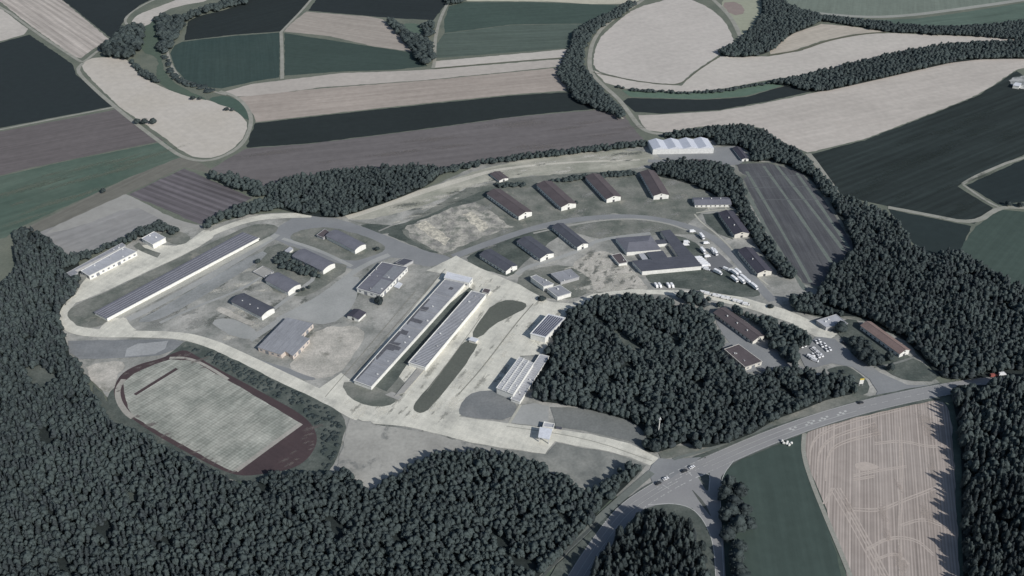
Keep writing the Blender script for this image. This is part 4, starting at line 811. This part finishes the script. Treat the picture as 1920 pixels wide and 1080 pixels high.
for i, (x, y) in enumerate(((1379, 517), (1384, 514), (1394, 525), (1390, 530), (1402, 532), (1377, 527), (1414, 541))):
    put(truck_w, (x, y), (x + 9, y + 7), ORD[i] + ' white truck placed in the slanting column along the asphalt road', 'truck', 'slanting column of white trucks')
for i, x in enumerate((1230, 1237, 1253, 1260)): put(van_w, (x, 538), (x + 3, 542), ORD[i] + ' white van from the left in the row beside the concrete road and dark lawn', 'van', 'four vans beside the dark lawn')
for i, (x, y) in enumerate(((1318, 551), (1326, 553), (1342, 557), (1348, 558), (1358, 561), (1364, 562), (1380, 567), (1388, 569), (1398, 573))): put(van_w, (x, y), (x + 10, y + 2), ORD[i] + ' white van from the left parked along the concrete road north of the tree strip', 'van', 'vans along the concrete road')
put(car_d, (1582, 645), (1588, 649), 'dark car by the hedge next to the yard entrance', 'car', None)
put(car_d, (1613, 757), (1622, 755), 'dark car driving on the main road near the yard entrance', 'car', None)
put(car_d, (1234, 908), (1244, 903), 'dark car on the main road west of the junction', 'car', None)
put(car_w, (1248, 899.5), (1258, 895), 'white car behind the dark car west of the junction', 'car', None)
put(car_d, (1283, 885), (1293, 881), 'dark car on the main road crossing the junction', 'car', None)
put(car_w, (1297, 878), (1307, 873), 'white car behind the dark car crossing the junction', 'car', None)
put(van_r, (1862, 707), (1872, 706), 'red van standing on the forest road', 'van', None)
put(van_w, (1878, 704), (1888, 703), 'white van standing on the forest road behind the red van', 'van', None)
# white wrapped bales
for i, (x, y) in enumerate(((1466, 829), (1469, 833), (1474, 834), (1479, 836), (1476, 831), (1483, 833))):
    me = bpy.data.meshes.new('silage_bale'); bm = bmesh.new(); bmesh.ops.create_cone(bm, segments=16, radius1=.95, radius2=.95, depth=1.5, cap_ends=True)
    bmesh.ops.bevel(bm, geom=[e for e in bm.edges if abs(e.verts[0].co.z - e.verts[1].co.z) < .01], offset=.18, segments=2, affect='EDGES')
    bmesh.ops.rotate(bm, verts=bm.verts, matrix=Matrix.Rotation(R(90), 3, 'X')); bmesh.ops.translate(bm, verts=bm.verts, vec=(0, 0, .95)); bm.to_mesh(me); bm.free(); me.materials.append(M_white)
    o = link('silage_bale', me); o.location = (*G((x, y)).xy, .3); o.rotation_euler = (0, 0, i * 1.1); tag(o, ORD[i] + ' white wrapped silage bale of the heap on the field corner beside the main road', 'bale', 'silage bales')
# yellow and white entrance sign
t = empty('entrance_sign', (*G((1613, 724)).xy, 0), .1); tag(t, 'upright white and yellow entrance sign on the lawn by the yard entrance', 'sign')
boxes('post', [(-1.4, -1.1, -.15, .15, 0, 6), (1.1, 1.4, -.15, .15, 0, 6)], M_metal, t); boxes('white_panel', [(-1.6, 1.6, -.2, .2, 2.4, 6.2)], M_white, t); boxes('yellow_panel', [(-1.6, 1.6, -.2, .2, 6.203, 7.4)], plain('yellow', (.7, .55, .12)), t)

# ---------------------------------------------------------------- trees
def leafmat(name, c, c2):
    m = bpy.data.materials.new(name); m.use_nodes = True; n = m.node_tree.nodes; L = m.node_tree.links
    b = n['Principled BSDF']; b.inputs['Roughness'].default_value = .8; b.inputs['Specular IOR Level'].default_value = .2
    at = n.new('ShaderNodeAttribute'); at.attribute_name = 'tint'; at.attribute_type = 'GEOMETRY'
    oi = n.new('ShaderNodeObjectInfo'); ad = n.new('ShaderNodeMath'); ad.operation = 'ADD'; L.new(at.outputs['Fac'], ad.inputs[0])
    ml = n.new('ShaderNodeMath'); ml.operation = 'MULTIPLY'; ml.inputs[1].default_value = .5; L.new(oi.outputs['Random'], ml.inputs[0]); L.new(ml.outputs[0], ad.inputs[1])
    mx = n.new('ShaderNodeMix'); mx.data_type = 'RGBA'; mx.inputs[6].default_value = (*c, 1); mx.inputs[7].default_value = (*c2, 1)
    L.new(ad.outputs[0], mx.inputs['Factor']); L.new(mx.outputs[2], b.inputs['Base Color']); return m
M_leaf = leafmat('foliage_broad', (.029, .038, .040), (.060, .077, .075)); M_need = leafmat('foliage_conifer', (.027, .035, .038), (.053, .065, .068))
M_bark = plain('bark', (.09, .075, .065))

def ico(sub):
    bm = bmesh.new(); bmesh.ops.create_icosphere(bm, subdivisions=sub, radius=1); bm.verts.ensure_lookup_table()
    v = np.array([x.co[:] for x in bm.verts]); f = np.array([[y.index for y in x.verts] for x in bm.faces]); bm.free(); return v, f
I1, I2, I3 = ico(1), ico(2), ico(3)
def clump(base, seed, amp, freq):
    v, f = base; out = v.copy()
    for i, p in enumerate(v):
        d = noise.noise(Vector((p[0] * freq + seed * 3.1, p[1] * freq, p[2] * freq))) + .5 * noise.noise(Vector((p[0] * freq * 2.3, p[1] * freq * 2.3 + seed, p[2] * freq * 2.3)))
        out[i] *= 1 + amp * d
    return out, f
def tufts(n, seed, shape, size):
    """leaf-sized triangles scattered through and out of the crown"""
    r = np.random.default_rng(seed); d = r.normal(size=(n, 3)); d[:, 2] = np.abs(d[:, 2]) * .9 - .15; d /= np.linalg.norm(d, axis=1)[:, None]
    c = shape(d, r.uniform(.82, 1.18, n)); a = r.normal(size=(n, 3)); b = r.normal(size=(n, 3))
    a /= np.linalg.norm(a, axis=1)[:, None]; b /= np.linalg.norm(b, axis=1)[:, None]
    s = size * r.uniform(.5, 1.3, n)[:, None]
    v = np.stack([c, c + a * s, c + b * s], 1).reshape(-1, 3); return v, np.arange(3 * n).reshape(-1, 3)
def join(parts):
    V_ = []; F_ = []; k = 0
    for v, f in parts: V_.append(v); F_.append(f + k); k += len(v)
    return np.concatenate(V_), np.concatenate(F_)
def broad(seed, hi):                      # unit crown: radius ~1, z from 0 to ~1.7 of radius
    r = np.random.default_rng(seed); parts = []
    n = 7 if hi else 6
    for k in range(n):
        a = k * 2 * math.pi / (n - 1) + r.uniform(-.4, .4); rr = 0 if k == n - 1 else r.uniform(.38, .55)
        v, f = clump(I2, seed * 7 + k, .8, 2.6)
        s = r.uniform(.42, .62) if k < n - 1 else r.uniform(.6, .72)
        zc = r.uniform(.5, .85) if k < n - 1 else 1.05
        parts.append((v * np.array([s, s, s * r.uniform(.8, 1.1)]) + np.array([rr * math.cos(a), rr * math.sin(a), zc]), f))
    parts.append(tufts(320 if hi else 60, seed, lambda d, q: d * q[:, None] * np.array([.85, .85, .8]) + np.array([0, 0, .8]), .15 if hi else .24))
    return join(parts)
def conif(seed, hi):                      # unit: radius 1 at base, height 1 (scaled separately)
    r = np.random.default_rng(seed); parts = []
    tiers = 7 if hi else 3
    for k in range(tiers):
        z = (k + .5) / tiers; rad = (1 - z ** 1.3) * .9 + .16
        v, f = clump(I2, seed * 5 + k * 1.7, .75, 2.6)
        parts.append((v * np.array([rad, rad, .75 / tiers]) + np.array([r.uniform(-.12, .12), r.uniform(-.12, .12), .12 + z * .8]), f))
    n = 260 if hi else 44; u = r.uniform(0, 1, n) ** .8; a = r.uniform(0, 6.283, n); q = ((1 - u ** 1.3) * .9 + .12) * r.uniform(.7, 1.25, n)
    c = np.stack([q * np.cos(a), q * np.sin(a), .08 + u * .92], 1)
    d = np.stack([np.cos(a) * .34, np.sin(a) * .34, -.05 + 0 * a], 1) * r.uniform(.5, 1.2, n)[:, None] * (.6 if hi else 1)
    p = np.stack([-np.sin(a) * .12, np.cos(a) * .12, .02 + 0 * a], 1) * (.6 if hi else 1.2)
    v = np.stack([c - p, c + p, c + d], 1).reshape(-1, 3); parts.append((v, np.arange(3 * n).reshape(-1, 3)))
    return join(parts)
def tomesh(name, V_, F_, m, tint=None):
    me = bpy.data.meshes.new(name); me.vertices.add(len(V_)); me.vertices.foreach_set('co', V_.astype(np.float32).ravel())
    nf = len(F_); me.loops.add(nf * 3); me.loops.foreach_set('vertex_index', F_.astype(np.int32).ravel())
    me.polygons.add(nf); me.polygons.foreach_set('loop_start', np.arange(0, nf * 3, 3, dtype=np.int32))
    me.materials.append(m)
    if tint is not None:
        at = me.attributes.new('tint', 'FLOAT', 'POINT'); at.data.foreach_set('value', tint.astype(np.float32))
    me.update(calc_edges=True); return me

def plant(poly, sp_, h, hv=.18, holes=(), zf=.46):
    W_ = [G((x, max(y, -200)), h * zf) for x, y in poly]
    x0, x1 = min(p.x for p in W_) - 5, max(p.x for p in W_) + 5; y0, y1 = min(p.y for p in W_) - 5, max(p.y for p in W_) + 5
    gx, gy = np.meshgrid(np.arange(x0, x1, sp_), np.arange(y0, y1, sp_ * .87)); gx[1::2] += sp_ / 2
    gx = gx.ravel() + rng.uniform(-.36, .36, gx.size) * sp_; gy = gy.ravel() + rng.uniform(-.36, .36, gy.size) * sp_
    hs = h * (1 + rng.uniform(-hv, hv, gx.size))
    wav = np.sin(gx * .09 + 1.6 * np.sin(gy * .053) + .7) * np.sin(gy * .081 + 1.9 * np.sin(gx * .043)) + .4 * np.sin(gx * .21 + gy * .17)
    hs *= 1 + (.24 if h > 7.6 else .12) * wav * .8
    u, v, dp = proj(gx, gy, hs * zf); ok = inpoly(u, v, poly)
    if h < 1.5: ok &= rng.uniform(size=len(gx)) < .4
    if h > 7.6 and sp_ < 6: ok &= ~((wav < -.95) & (rng.uniform(size=len(gx)) < .75)) & ~(rng.uniform(size=len(gx)) < .03)
    for q in holes: ok &= ~inpoly(u, v, q)
    return np.stack([gx[ok], gy[ok], hs[ok], dp[ok]], 1)
WOODS = [  # polygon, spacing, height, share of conifers, holes
 ('w', [(-260, 540), (0, 535), (28, 512), (28, 432), (55, 425), (95, 452), (122, 478), (145, 480), (150, 512), (140, 545), (112, 570), (108, 600), (122, 630), (130, 668), (155, 690), (165, 730), (190, 760), (205, 790), (250, 806), (300, 832), (380, 872), (430, 902), (470, 905), (520, 886), (560, 890), (610, 890), (655, 880), (668, 900), (690, 925), (705, 915), (760, 880), (830, 848), (880, 843), (950, 852), (1010, 870), (1060, 893), (1095, 925), (1125, 912), (1165, 878), (1198, 868), (1203, 876), (1170, 910), (1130, 945), (1100, 982), (1060, 1025), (1000, 1085), (940, 1160), (930, 1250), (-400, 1250), (-400, 540)], 3.8, 8.0, -1, [[(40, 686), (75, 684), (105, 702), (92, 730), (60, 724)], [(235, 925), (262, 918), (258, 940), (242, 940)]]),
 ('w', [(1050, 1085), (1090, 1020), (1140, 972), (1180, 966), (1235, 962), (1285, 980), (1318, 1020), (1325, 1080), (1328, 1250), (990, 1250)], 4.5, 15, .25, ()),
 ('w', [(998, 700), (1015, 670), (1040, 640), (1033, 620), (1070, 585), (1115, 560), (1150, 553), (1230, 558), (1262, 566), (1295, 572), (1332, 585), (1338, 610), (1358, 635), (1352, 660), (1390, 695), (1400, 705), (1425, 695), (1478, 688), (1530, 696), (1600, 712), (1608, 732), (1560, 740), (1500, 765), (1455, 780), (1400, 815), (1310, 838), (1288, 820), (1240, 842), (1212, 842), (1205, 828), (1218, 815), (1190, 785), (1130, 768), (1060, 752), (1000, 745)], 4.1, 8.5, .12, [[(1145, 612), (1172, 622), (1212, 655), (1190, 664), (1160, 640)], [(1240, 622), (1272, 626), (1276, 640), (1262, 636)]]),
 ('w', [(1262, 552), (1310, 552), (1345, 566), (1420, 592), (1490, 612), (1520, 632), (1512, 645), (1490, 655), (1500, 690), (1480, 678), (1448, 648), (1432, 615), (1395, 590), (1340, 575), (1300, 570)], 4.8, 9, .1, ()),
 ('w', [(1562, 368), (1600, 375), (1650, 396), (1690, 422), (1712, 460), (1745, 478), (1800, 470), (1850, 505), (1920, 542), (2300, 700), (2300, 706), (1920, 702), (1860, 700), (1790, 706), (1765, 700), (1735, 668), (1700, 630), (1640, 598), (1600, 585), (1560, 590), (1500, 580), (1520, 560), (1540, 540), (1562, 500), (1602, 470), (1598, 440), (1575, 400), (1560, 380)], 4.2, 9, .25, ()),
 ('w', [(1782, 712), (1860, 712), (1920, 710), (2300, 712), (2300, 1250), (1815, 1250), (1812, 1080), (1806, 960), (1808, 850), (1795, 760)], 4.2, 13, .35, ()),
 ('w', [(495, 352), (530, 336), (620, 322), (720, 313), (800, 311), (832, 316), (805, 343), (740, 370), (650, 400), (615, 404), (560, 396), (530, 388), (500, 380)], 4.2, 8, .1, ()),
 ('w', [(393, 324), (440, 328), (492, 347), (500, 365), (480, 366), (440, 350), (400, 335)], 5.2, 9, 0, ()),
 ('w', [(375, 424), (400, 405), (450, 385), (500, 374), (530, 388), (480, 398), (420, 410), (385, 426)], 4.6, 7, 0, ()),
 ('w', [(832, 316), (900, 301), (1000, 287), (1100, 276), (1180, 268), (1215, 264), (1212, 272), (1100, 284), (1000, 295), (900, 309), (835, 323)], 4.2, 6, 0, ()),
 ('w', [(1245, 252), (1300, 242), (1390, 234), (1430, 243), (1460, 264), (1510, 292), (1532, 318), (1562, 348), (1572, 370), (1545, 362), (1520, 330), (1480, 306), (1440, 296), (1410, 300), (1408, 282), (1390, 270), (1345, 268), (1340, 256), (1290, 254), (1250, 257)], 4.4, 7.5, .05, ()),
 ('w', [(1225, 308), (1270, 302), (1330, 304), (1368, 312), (1390, 340), (1402, 380), (1425, 420), (1452, 462), (1490, 508), (1490, 520), (1468, 515), (1442, 485), (1415, 450), (1397, 420), (1385, 392), (1368, 378), (1330, 355), (1280, 335), (1228, 325)], 4.4, 7.5, .05, ()),
 ('w', [(1150, 22), (1180, 2), (1196, 4), (1165, 28), (1118, 55), (1095, 90), (1095, 128), (1125, 165), (1158, 198), (1150, 212), (1080, 188), (1045, 135), (1068, 92), (1075, 62), (1108, 38)], 5, 7, .05, ()),
 ('w', [(1346, 94), (1385, 78), (1415, 48), (1430, 22), (1430, -20), (1460, -10), (1480, 14), (1542, 34), (1520, 48), (1480, 62), (1445, 95), (1400, 104), (1360, 102)], 5, 7.5, .1, ()),
 ('w', [(1470, 5), (1540, 28), (1640, 40), (1740, 50), (1840, 48), (1920, 38), (2300, 10), (2300, 70), (1920, 74), (1840, 66), (1740, 62), (1660, 57), (1600, 46), (1500, 30)], 5, 6.5, .1, ()),
 ('w', [(1445, 152), (1480, 147), (1560, 128), (1660, 103), (1760, 84), (1860, 78), (1920, 77), (2300, 72), (2300, 106), (1920, 106), (1810, 108), (1700, 133), (1600, 156), (1540, 169), (1510, 166), (1480, 158)], 5, 7.5, .1, ()),
 ('w', [(222, 62), (235, 48), (262, 48), (274, 56), (264, 80), (255, 100), (230, 106), (195, 98), (190, 85), (210, 78)], 9, 12, 0, ()),
 ('w', [(297, 95), (300, 60), (293, 33), (310, 26), (340, 33), (350, 24), (420, 2), (470, -15), (462, 3), (420, 15), (370, 27), (348, 38), (335, 60), (318, 90), (303, 100)], 7.5, 9, 0, ()),
 ('w', [(235, 105), (255, 118), (265, 130), (290, 142), (300, 153), (280, 149), (262, 140), (248, 120)], 5, 6, 0, ()),
 ('w', [(720, 35), (742, 38), (762, 60), (790, 68), (812, 85), (815, 108), (800, 121), (780, 108), (775, 95), (755, 75), (738, 55)], 7.5, 9, 0, ()),
 ('w', [(790, 44), (812, 38), (814, 62), (797, 70)], 5.5, 7, 0, ()), ('w', [(828, -14), (872, -8), (868, 4), (840, 7)], 5.5, 8, 0, ()),
 ('w', [(128, 480), (160, 474), (230, 448), (270, 424), (300, 416), (335, 430), (325, 437), (292, 432), (255, 446), (200, 470), (150, 492), (150, 505), (130, 508)], 4.2, 6.5, 0, ()),
 ('w', [(1345, 918), (1365, 908), (1392, 914), (1400, 950), (1405, 1000), (1398, 1025), (1375, 1030), (1362, 1005), (1362, 985), (1360, 950)], 8.5, 12, 0, ()), ('w', [(1372, 1040), (1400, 1038), (1408, 1080), (1402, 1150), (1375, 1150)], 8, 11, 0, ()),
 ('w', [(1592, 640), (1615, 632), (1648, 662), (1652, 684), (1635, 688), (1608, 668)], 6.5, 8.5, 0, ()),
 ('w', [(1120, 165), (1155, 198), (1175, 215), (1165, 222), (1120, 195)], 5, 7, 0, ()), ('w', [(312, 100), (322, 130), (345, 150), (400, 168), (392, 172), (340, 158), (315, 132), (306, 105)], 7, 3, 0, ()),
 ('w', [(1130, 158), (1200, 168), (1300, 172), (1360, 168), (1470, 148), (1470, 151), (1360, 171), (1300, 175), (1200, 171)], 4.5, 3.5, 0, ()),
 ('w', [(512, 488), (525, 472), (545, 478), (580, 500), (605, 520), (585, 520), (550, 508), (530, 500)], 4.2, 4.5, 0, ()),
 ('w', [(925, 344), (980, 342), (990, 349), (930, 352)], 4, 4, 0, ()), ('w', [(1025, 340), (1090, 328), (1190, 320), (1195, 326), (1140, 332), (1060, 338)], 4.2, 4.5, 0, ()),
 ('w', [(1475, 560), (1520, 552), (1530, 580), (1500, 585)], 5.2, 9, 0, ()),
 ('w', [(352, 648), (400, 660), (450, 684), (530, 724), (600, 756), (634, 780), (640, 800), (628, 860), (612, 878), (598, 868), (604, 830), (596, 798), (560, 768), (500, 736), (440, 704), (380, 670)], 2.6, 1.1, 0, ()),
]
M_floor = mat('m_floor', (.024, .031, .031), (.036, .045, .042), scale=.2, fine=.8, fine_amp=.2)  # near-black floor: shade between the crowns is put into the colour
allt = []
for _, poly, s_, h_, con, holes in WOODS:
    T = plant(poly, s_, h_, holes=holes)
    if con < 0:
        u, v, _d = proj(T[:, 0], T[:, 1], 8); pc = np.where(u < 420, .3, np.where(u < 560, .2, .06))
    else: pc = np.full(len(T), con)
    k = (rng.uniform(size=len(T)) < pc).astype(float)
    allt.append(np.column_stack([T, k, np.full(len(T), s_)]))
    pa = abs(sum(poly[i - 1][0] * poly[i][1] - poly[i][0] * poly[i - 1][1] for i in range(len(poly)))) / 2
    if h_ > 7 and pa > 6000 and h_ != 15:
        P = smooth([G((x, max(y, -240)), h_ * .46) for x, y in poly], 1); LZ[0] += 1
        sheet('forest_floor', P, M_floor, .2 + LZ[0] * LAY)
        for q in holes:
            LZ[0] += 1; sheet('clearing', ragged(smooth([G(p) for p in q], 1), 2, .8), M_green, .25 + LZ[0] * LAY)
T = np.concatenate(allt)
# keep trees off the main road, yards and buildings
u, v, dp = proj(T[:, 0], T[:, 1], 0.0)
ok = np.ones(len(T), bool)
clp = np.array([(p.x, p.y) for p in CL[::4]])
for i in range(0, len(T), 4000):
    d2 = ((T[i:i + 4000, None, :2] - clp[None]) ** 2).sum(2).min(1); ok[i:i + 4000] &= d2 > 7.8 ** 2
bld = [(o.location.x, o.location.y, o) for o in col.objects if o.type == 'EMPTY' and o.get('category') in ('building', 'shelter')]
for bx, by, o in bld:
    near = (abs(T[:, 0] - bx) < 130) & (abs(T[:, 1] - by) < 130)
    if not near.any(): continue
    rf = [c for c in o.children if c.name.startswith('wall')]
    M = Matrix.Translation(o.location) @ Matrix.Rotation(o.rotation_euler.z, 4, 'Z')
    for r_ in rf:
        xs = [v_.co.x for v_ in r_.data.vertices]; ys = [v_.co.y for v_ in r_.data.vertices]
        Mi = np.array(M.inverted()); lx = Mi[0, 0] * T[:, 0] + Mi[0, 1] * T[:, 1] + Mi[0, 3]; ly = Mi[1, 0] * T[:, 0] + Mi[1, 1] * T[:, 1] + Mi[1, 3]
        ok &= ~((lx > min(xs) - 2) & (lx < max(xs) + 2) & (ly > min(ys) - 2) & (ly < max(ys) + 2))
T = T[ok]
u, v, dp = proj(T[:, 0], T[:, 1], T[:, 2] * .6)
inframe = (u > 0) & (u < 1920) & (v > 0) & (v < 1080)
size = T[:, 5] / T[:, 3]
pick = np.zeros(len(T), bool)
for kind in (0, 1):
    idx = np.where((T[:, 4] == kind) & inframe)[0]; idx = idx[np.argsort(-size[idx])][:290]; pick[idx] = True

def crown_scale(t): return t[5] * .60 if t[4] == 0 else t[5] * .52
# individuals
def trunk_mesh(h):
    me = bpy.data.meshes.new('trunk'); bm = bmesh.new()
    bmesh.ops.create_cone(bm, segments=7, radius1=.28, radius2=.1, depth=h, cap_ends=True); bmesh.ops.translate(bm, verts=bm.verts, vec=(0, 0, h / 2))
    bm.to_mesh(me); bm.free()
    vs = [v_.co[:] for v_ in me.vertices]; fs = [tuple(p.vertices) for p in me.polygons]
    for k in range(5):                    # limbs
        a = k * 2.4; z = h * (.45 + .09 * k); b0 = Vector((0, 0, z)); d = Vector((math.cos(a), math.sin(a), .8)) * (h * .17); n = Vector((-math.sin(a), math.cos(a), 0)) * .09; m_ = Vector((0, 0, .09)); q = len(vs)
        vs += [tuple(b0 + n), tuple(b0 - n), tuple(b0 + m_ * 2), tuple(b0 + d)]; fs += [(q, q + 1, q + 3), (q + 1, q + 2, q + 3), (q + 2, q, q + 3)]
    me2 = bpy.data.meshes.new('trunk'); me2.from_pydata(vs, [], fs); me2.materials.append(M_bark); return me2
def proto(kind, seed):
    t = empty('broadleaf_tree' if kind == 0 else 'conifer_tree', (0, 0, 0))
    if kind == 0:
        v_, f = broad(seed, True); v_ = v_ * np.array([1, 1, .88]); v_[:, 2] *= .42 / .88 * 1.0
        # unit tree: height 1 (z), radius 1 (xy); crown occupies .35..1
        v_[:, 2] = .22 + v_[:, 2]; tm = trunk_mesh(.85)
    else:
        v_, f = conif(seed, True); v_[:, 2] = .16 + v_[:, 2] * .84; tm = trunk_mesh(.92)
    r = np.random.default_rng(seed); tint = np.clip(r.uniform(-.1, .45) + r.normal(0, .12, len(v_)), 0, 1)
    link('crown', tomesh('crown', v_, f, M_leaf if kind == 0 else M_need, tint), t); link('trunk', tm, t)
    for c in t.children:
        if c.name.startswith('trunk'):
            for q in c.data.vertices: q.co.x *= .13; q.co.y *= .13; q.co.x *= 1; 
    return t
PR = {0: [proto(0, s) for s in range(8)], 1: [proto(1, s + 40) for s in range(8)]}
used = set()
def place_tree(kind, x, y, h, rad, label, group, cat='tree', name=None):
    src = random.choice(PR[kind])
    if id(src) in used: o = copy_tree(src)
    else: o = src; used.add(id(src))
    if name: o.name = name
    o.location = (x, y, 0); o.rotation_euler = (0, 0, random.uniform(0, 6.28)); o.scale = (rad, rad, h)
    for k in ('group', 'label', 'category'):
        if k in o: del o[k]
    return tag(o, label, cat, group)
order = np.where(pick)[0]
for i in order:
    x, y, h, d, kd, s_ = T[i]
    if kd == 0: place_tree(0, x, y, h, crown_scale(T[i]), 'rounded dark green broadleaf tree of the woods filling the lower edge of the view', 'nearest broadleaf trees of the woods')
    else: place_tree(1, x, y, h, crown_scale(T[i]), 'pointed dark conifer of the woods filling the lower edge of the view', 'nearest conifers of the woods')
# lone trees, one by one
for px, h, rad, kd, lab in (((1575, 622), 10, 8.5, 0, 'broad round tree overhanging the light grey shop'), ((1665, 676), 9, 5.5, 0, 'round tree in front of the reddish roofed barracks gable'), ((1668, 696), 8, 4.5, 0, 'tree by the curving footpath, just south of another round tree'),
        ((711, 570), 8, 6.5, 0, 'round dark tree at the corner of the workshop hall'), ((707, 470), 4, 4.0, 0, 'dark bush on the lawn by the northmost vaulted hall'), ((484, 494), 5, 4.0, 0, 'lone dark tree at the western end of the walled yard'),
        ((560, 549), 4, 2.8, 0, 'left bush beside the third vaulted hall gable'), ((569, 546), 4, 2.8, 0, 'middle bush beside the third vaulted hall gable'), ((580, 542), 4, 2.6, 0, 'right bush beside the third vaulted hall gable'),
        ((195, 362), 6, 4.2, 0, 'lone dark bush in the green field above the gravel lot'), ((1080, 384), 5, 3.2, 0, 'small dark bush beside a brown roofed barracks gable'),
        ((1015, 563), 4, 5.5, 0, 'round dark bush at the concrete road west of the central wood'), ((1225, 846), 9, 7.5, 0, 'dark tree beside the entrance road junction'), ((1210, 838), 7, 5, 0, 'smaller dark tree left of the junction tree'),
        ((1252, 303), 5, 3, 0, 'small dark tree alone in front of the silver hangar yard'), ((1282, 300), 5, 4, 0, 'dark tree at the tip of the tree belt by the hangar yard'),
        ((258, 232), 7, 6.5, 0, 'left tree of the three at the pale field edge'), ((272, 233), 8, 7, 0, 'middle tree of the three at the pale field edge'), ((288, 232), 7, 6.5, 0, 'right tree of the three at the pale field edge'),
        ((362, 187), 5, 6, 0, 'left tree of the pair on the upper rim of the pale field'), ((375, 187), 4, 5, 0, 'right tree of the pair on the upper rim of the pale field'), ((425, 207), 4, 5, 0, 'left tree of the pair near the tip of the pale field'), ((436, 208), 4, 4, 0, 'right tree of the pair near the tip of the pale field'),
        ((1385, 610), 5, 3, 0, 'small tree at the western side of the long dark roofed building'), ((1890, 386), 5, 6, 0, 'left bush of the dark pair at the field track bend'), ((1912, 388), 5, 6, 0, 'right bush of the dark pair at the field track bend'),
        ((1445, 577), 3, 5, 0, 'low bush island between two concrete lanes'), ((1580, 700), 3, 3, 0, 'low bush on the lawn beside the entrance sign'), ((540, 500), 6, 5, 0, 'dense dark tree between two western vaulted halls'), ((527, 488), 5, 5, 0, 'dark tree at the far end of the bushy vaulted hall')):
    g = G(px); place_tree(kd, g.x, g.y, h, rad * .62, lab, None)
# everything else: one mass of woodland
LO = {0: [broad(s + 100, False) for s in range(10)], 1: [conif(s + 140, False) for s in range(10)]}
rest = T[~pick]
Vs = []; Fs = []; Ts = []; off = 0; stuff = {0: ([], [], [], 0), 1: ([], [], [], 0)}
for kind in (0, 1):
    Vs, Fs, Ts, off = [], [], [], 0
    S_ = rest[rest[:, 4] == kind]; var = rng.integers(0, 10, len(S_))
    for k in range(10):
        q = S_[var == k]
        if not len(q): continue
        v_, f = LO[kind][k]; v_ = v_.copy()
        v_[:, 2] = (.22 + v_[:, 2] * .42) if kind == 0 else (.1 + v_[:, 2] * .9)
        th = rng.uniform(0, 6.283, len(q)); c, s_ = np.cos(th), np.sin(th); rad = q[:, 5] * (.60 if kind == 0 else .56) * rng.choice([.8, .95, 1.1, 1.35], len(q))
        X = (v_[None, :, 0] * c[:, None] - v_[None, :, 1] * s_[:, None]) * rad[:, None] + q[:, 0:1]
        Y = (v_[None, :, 0] * s_[:, None] + v_[None, :, 1] * c[:, None]) * rad[:, None] + q[:, 1:2]
        Z = v_[None, :, 2] * q[:, 2:3]
        Vs.append(np.stack([X, Y, Z], 2).reshape(-1, 3)); n = len(v_)
        Fs.append((f[None] + (np.arange(len(q)) * n)[:, None, None] + off).reshape(-1, 3)); off += n * len(q)
        # slow drift of tone through the wood, plus each tree its own
        base = .28 + np.where(rng.uniform(size=len(q)) < .05, .6, 0) + np.where(np.sin(q[:, 0] * .031 + 2 * np.sin(q[:, 1] * .02)) * np.sin(q[:, 1] * .037 + 1) > .72, .35, 0) + .35 * np.sin(q[:, 0] * .021 + 1) * np.sin(q[:, 1] * .017) + rng.normal(0, .24, len(q))
        Ts.append(np.clip(base[:, None] + rng.normal(0, .10, (len(q), n)), 0, 1).ravel())
    o = link('woodland', tomesh('woodland', np.concatenate(Vs), np.concatenate(Fs), M_leaf if kind == 0 else M_need, np.concatenate(Ts)))
    tag(o, 'dark green broadleaf woods and hedgerows spreading round the compound and fields' if kind == 0 else 'dark conifer forest mass on the southern and eastern sides', 'woodland', kind='stuff')
    print('woodland', kind, len(S_), 'trees', off, 'verts')
print('individual trees', len(order), 'objects', len(bpy.data.objects))
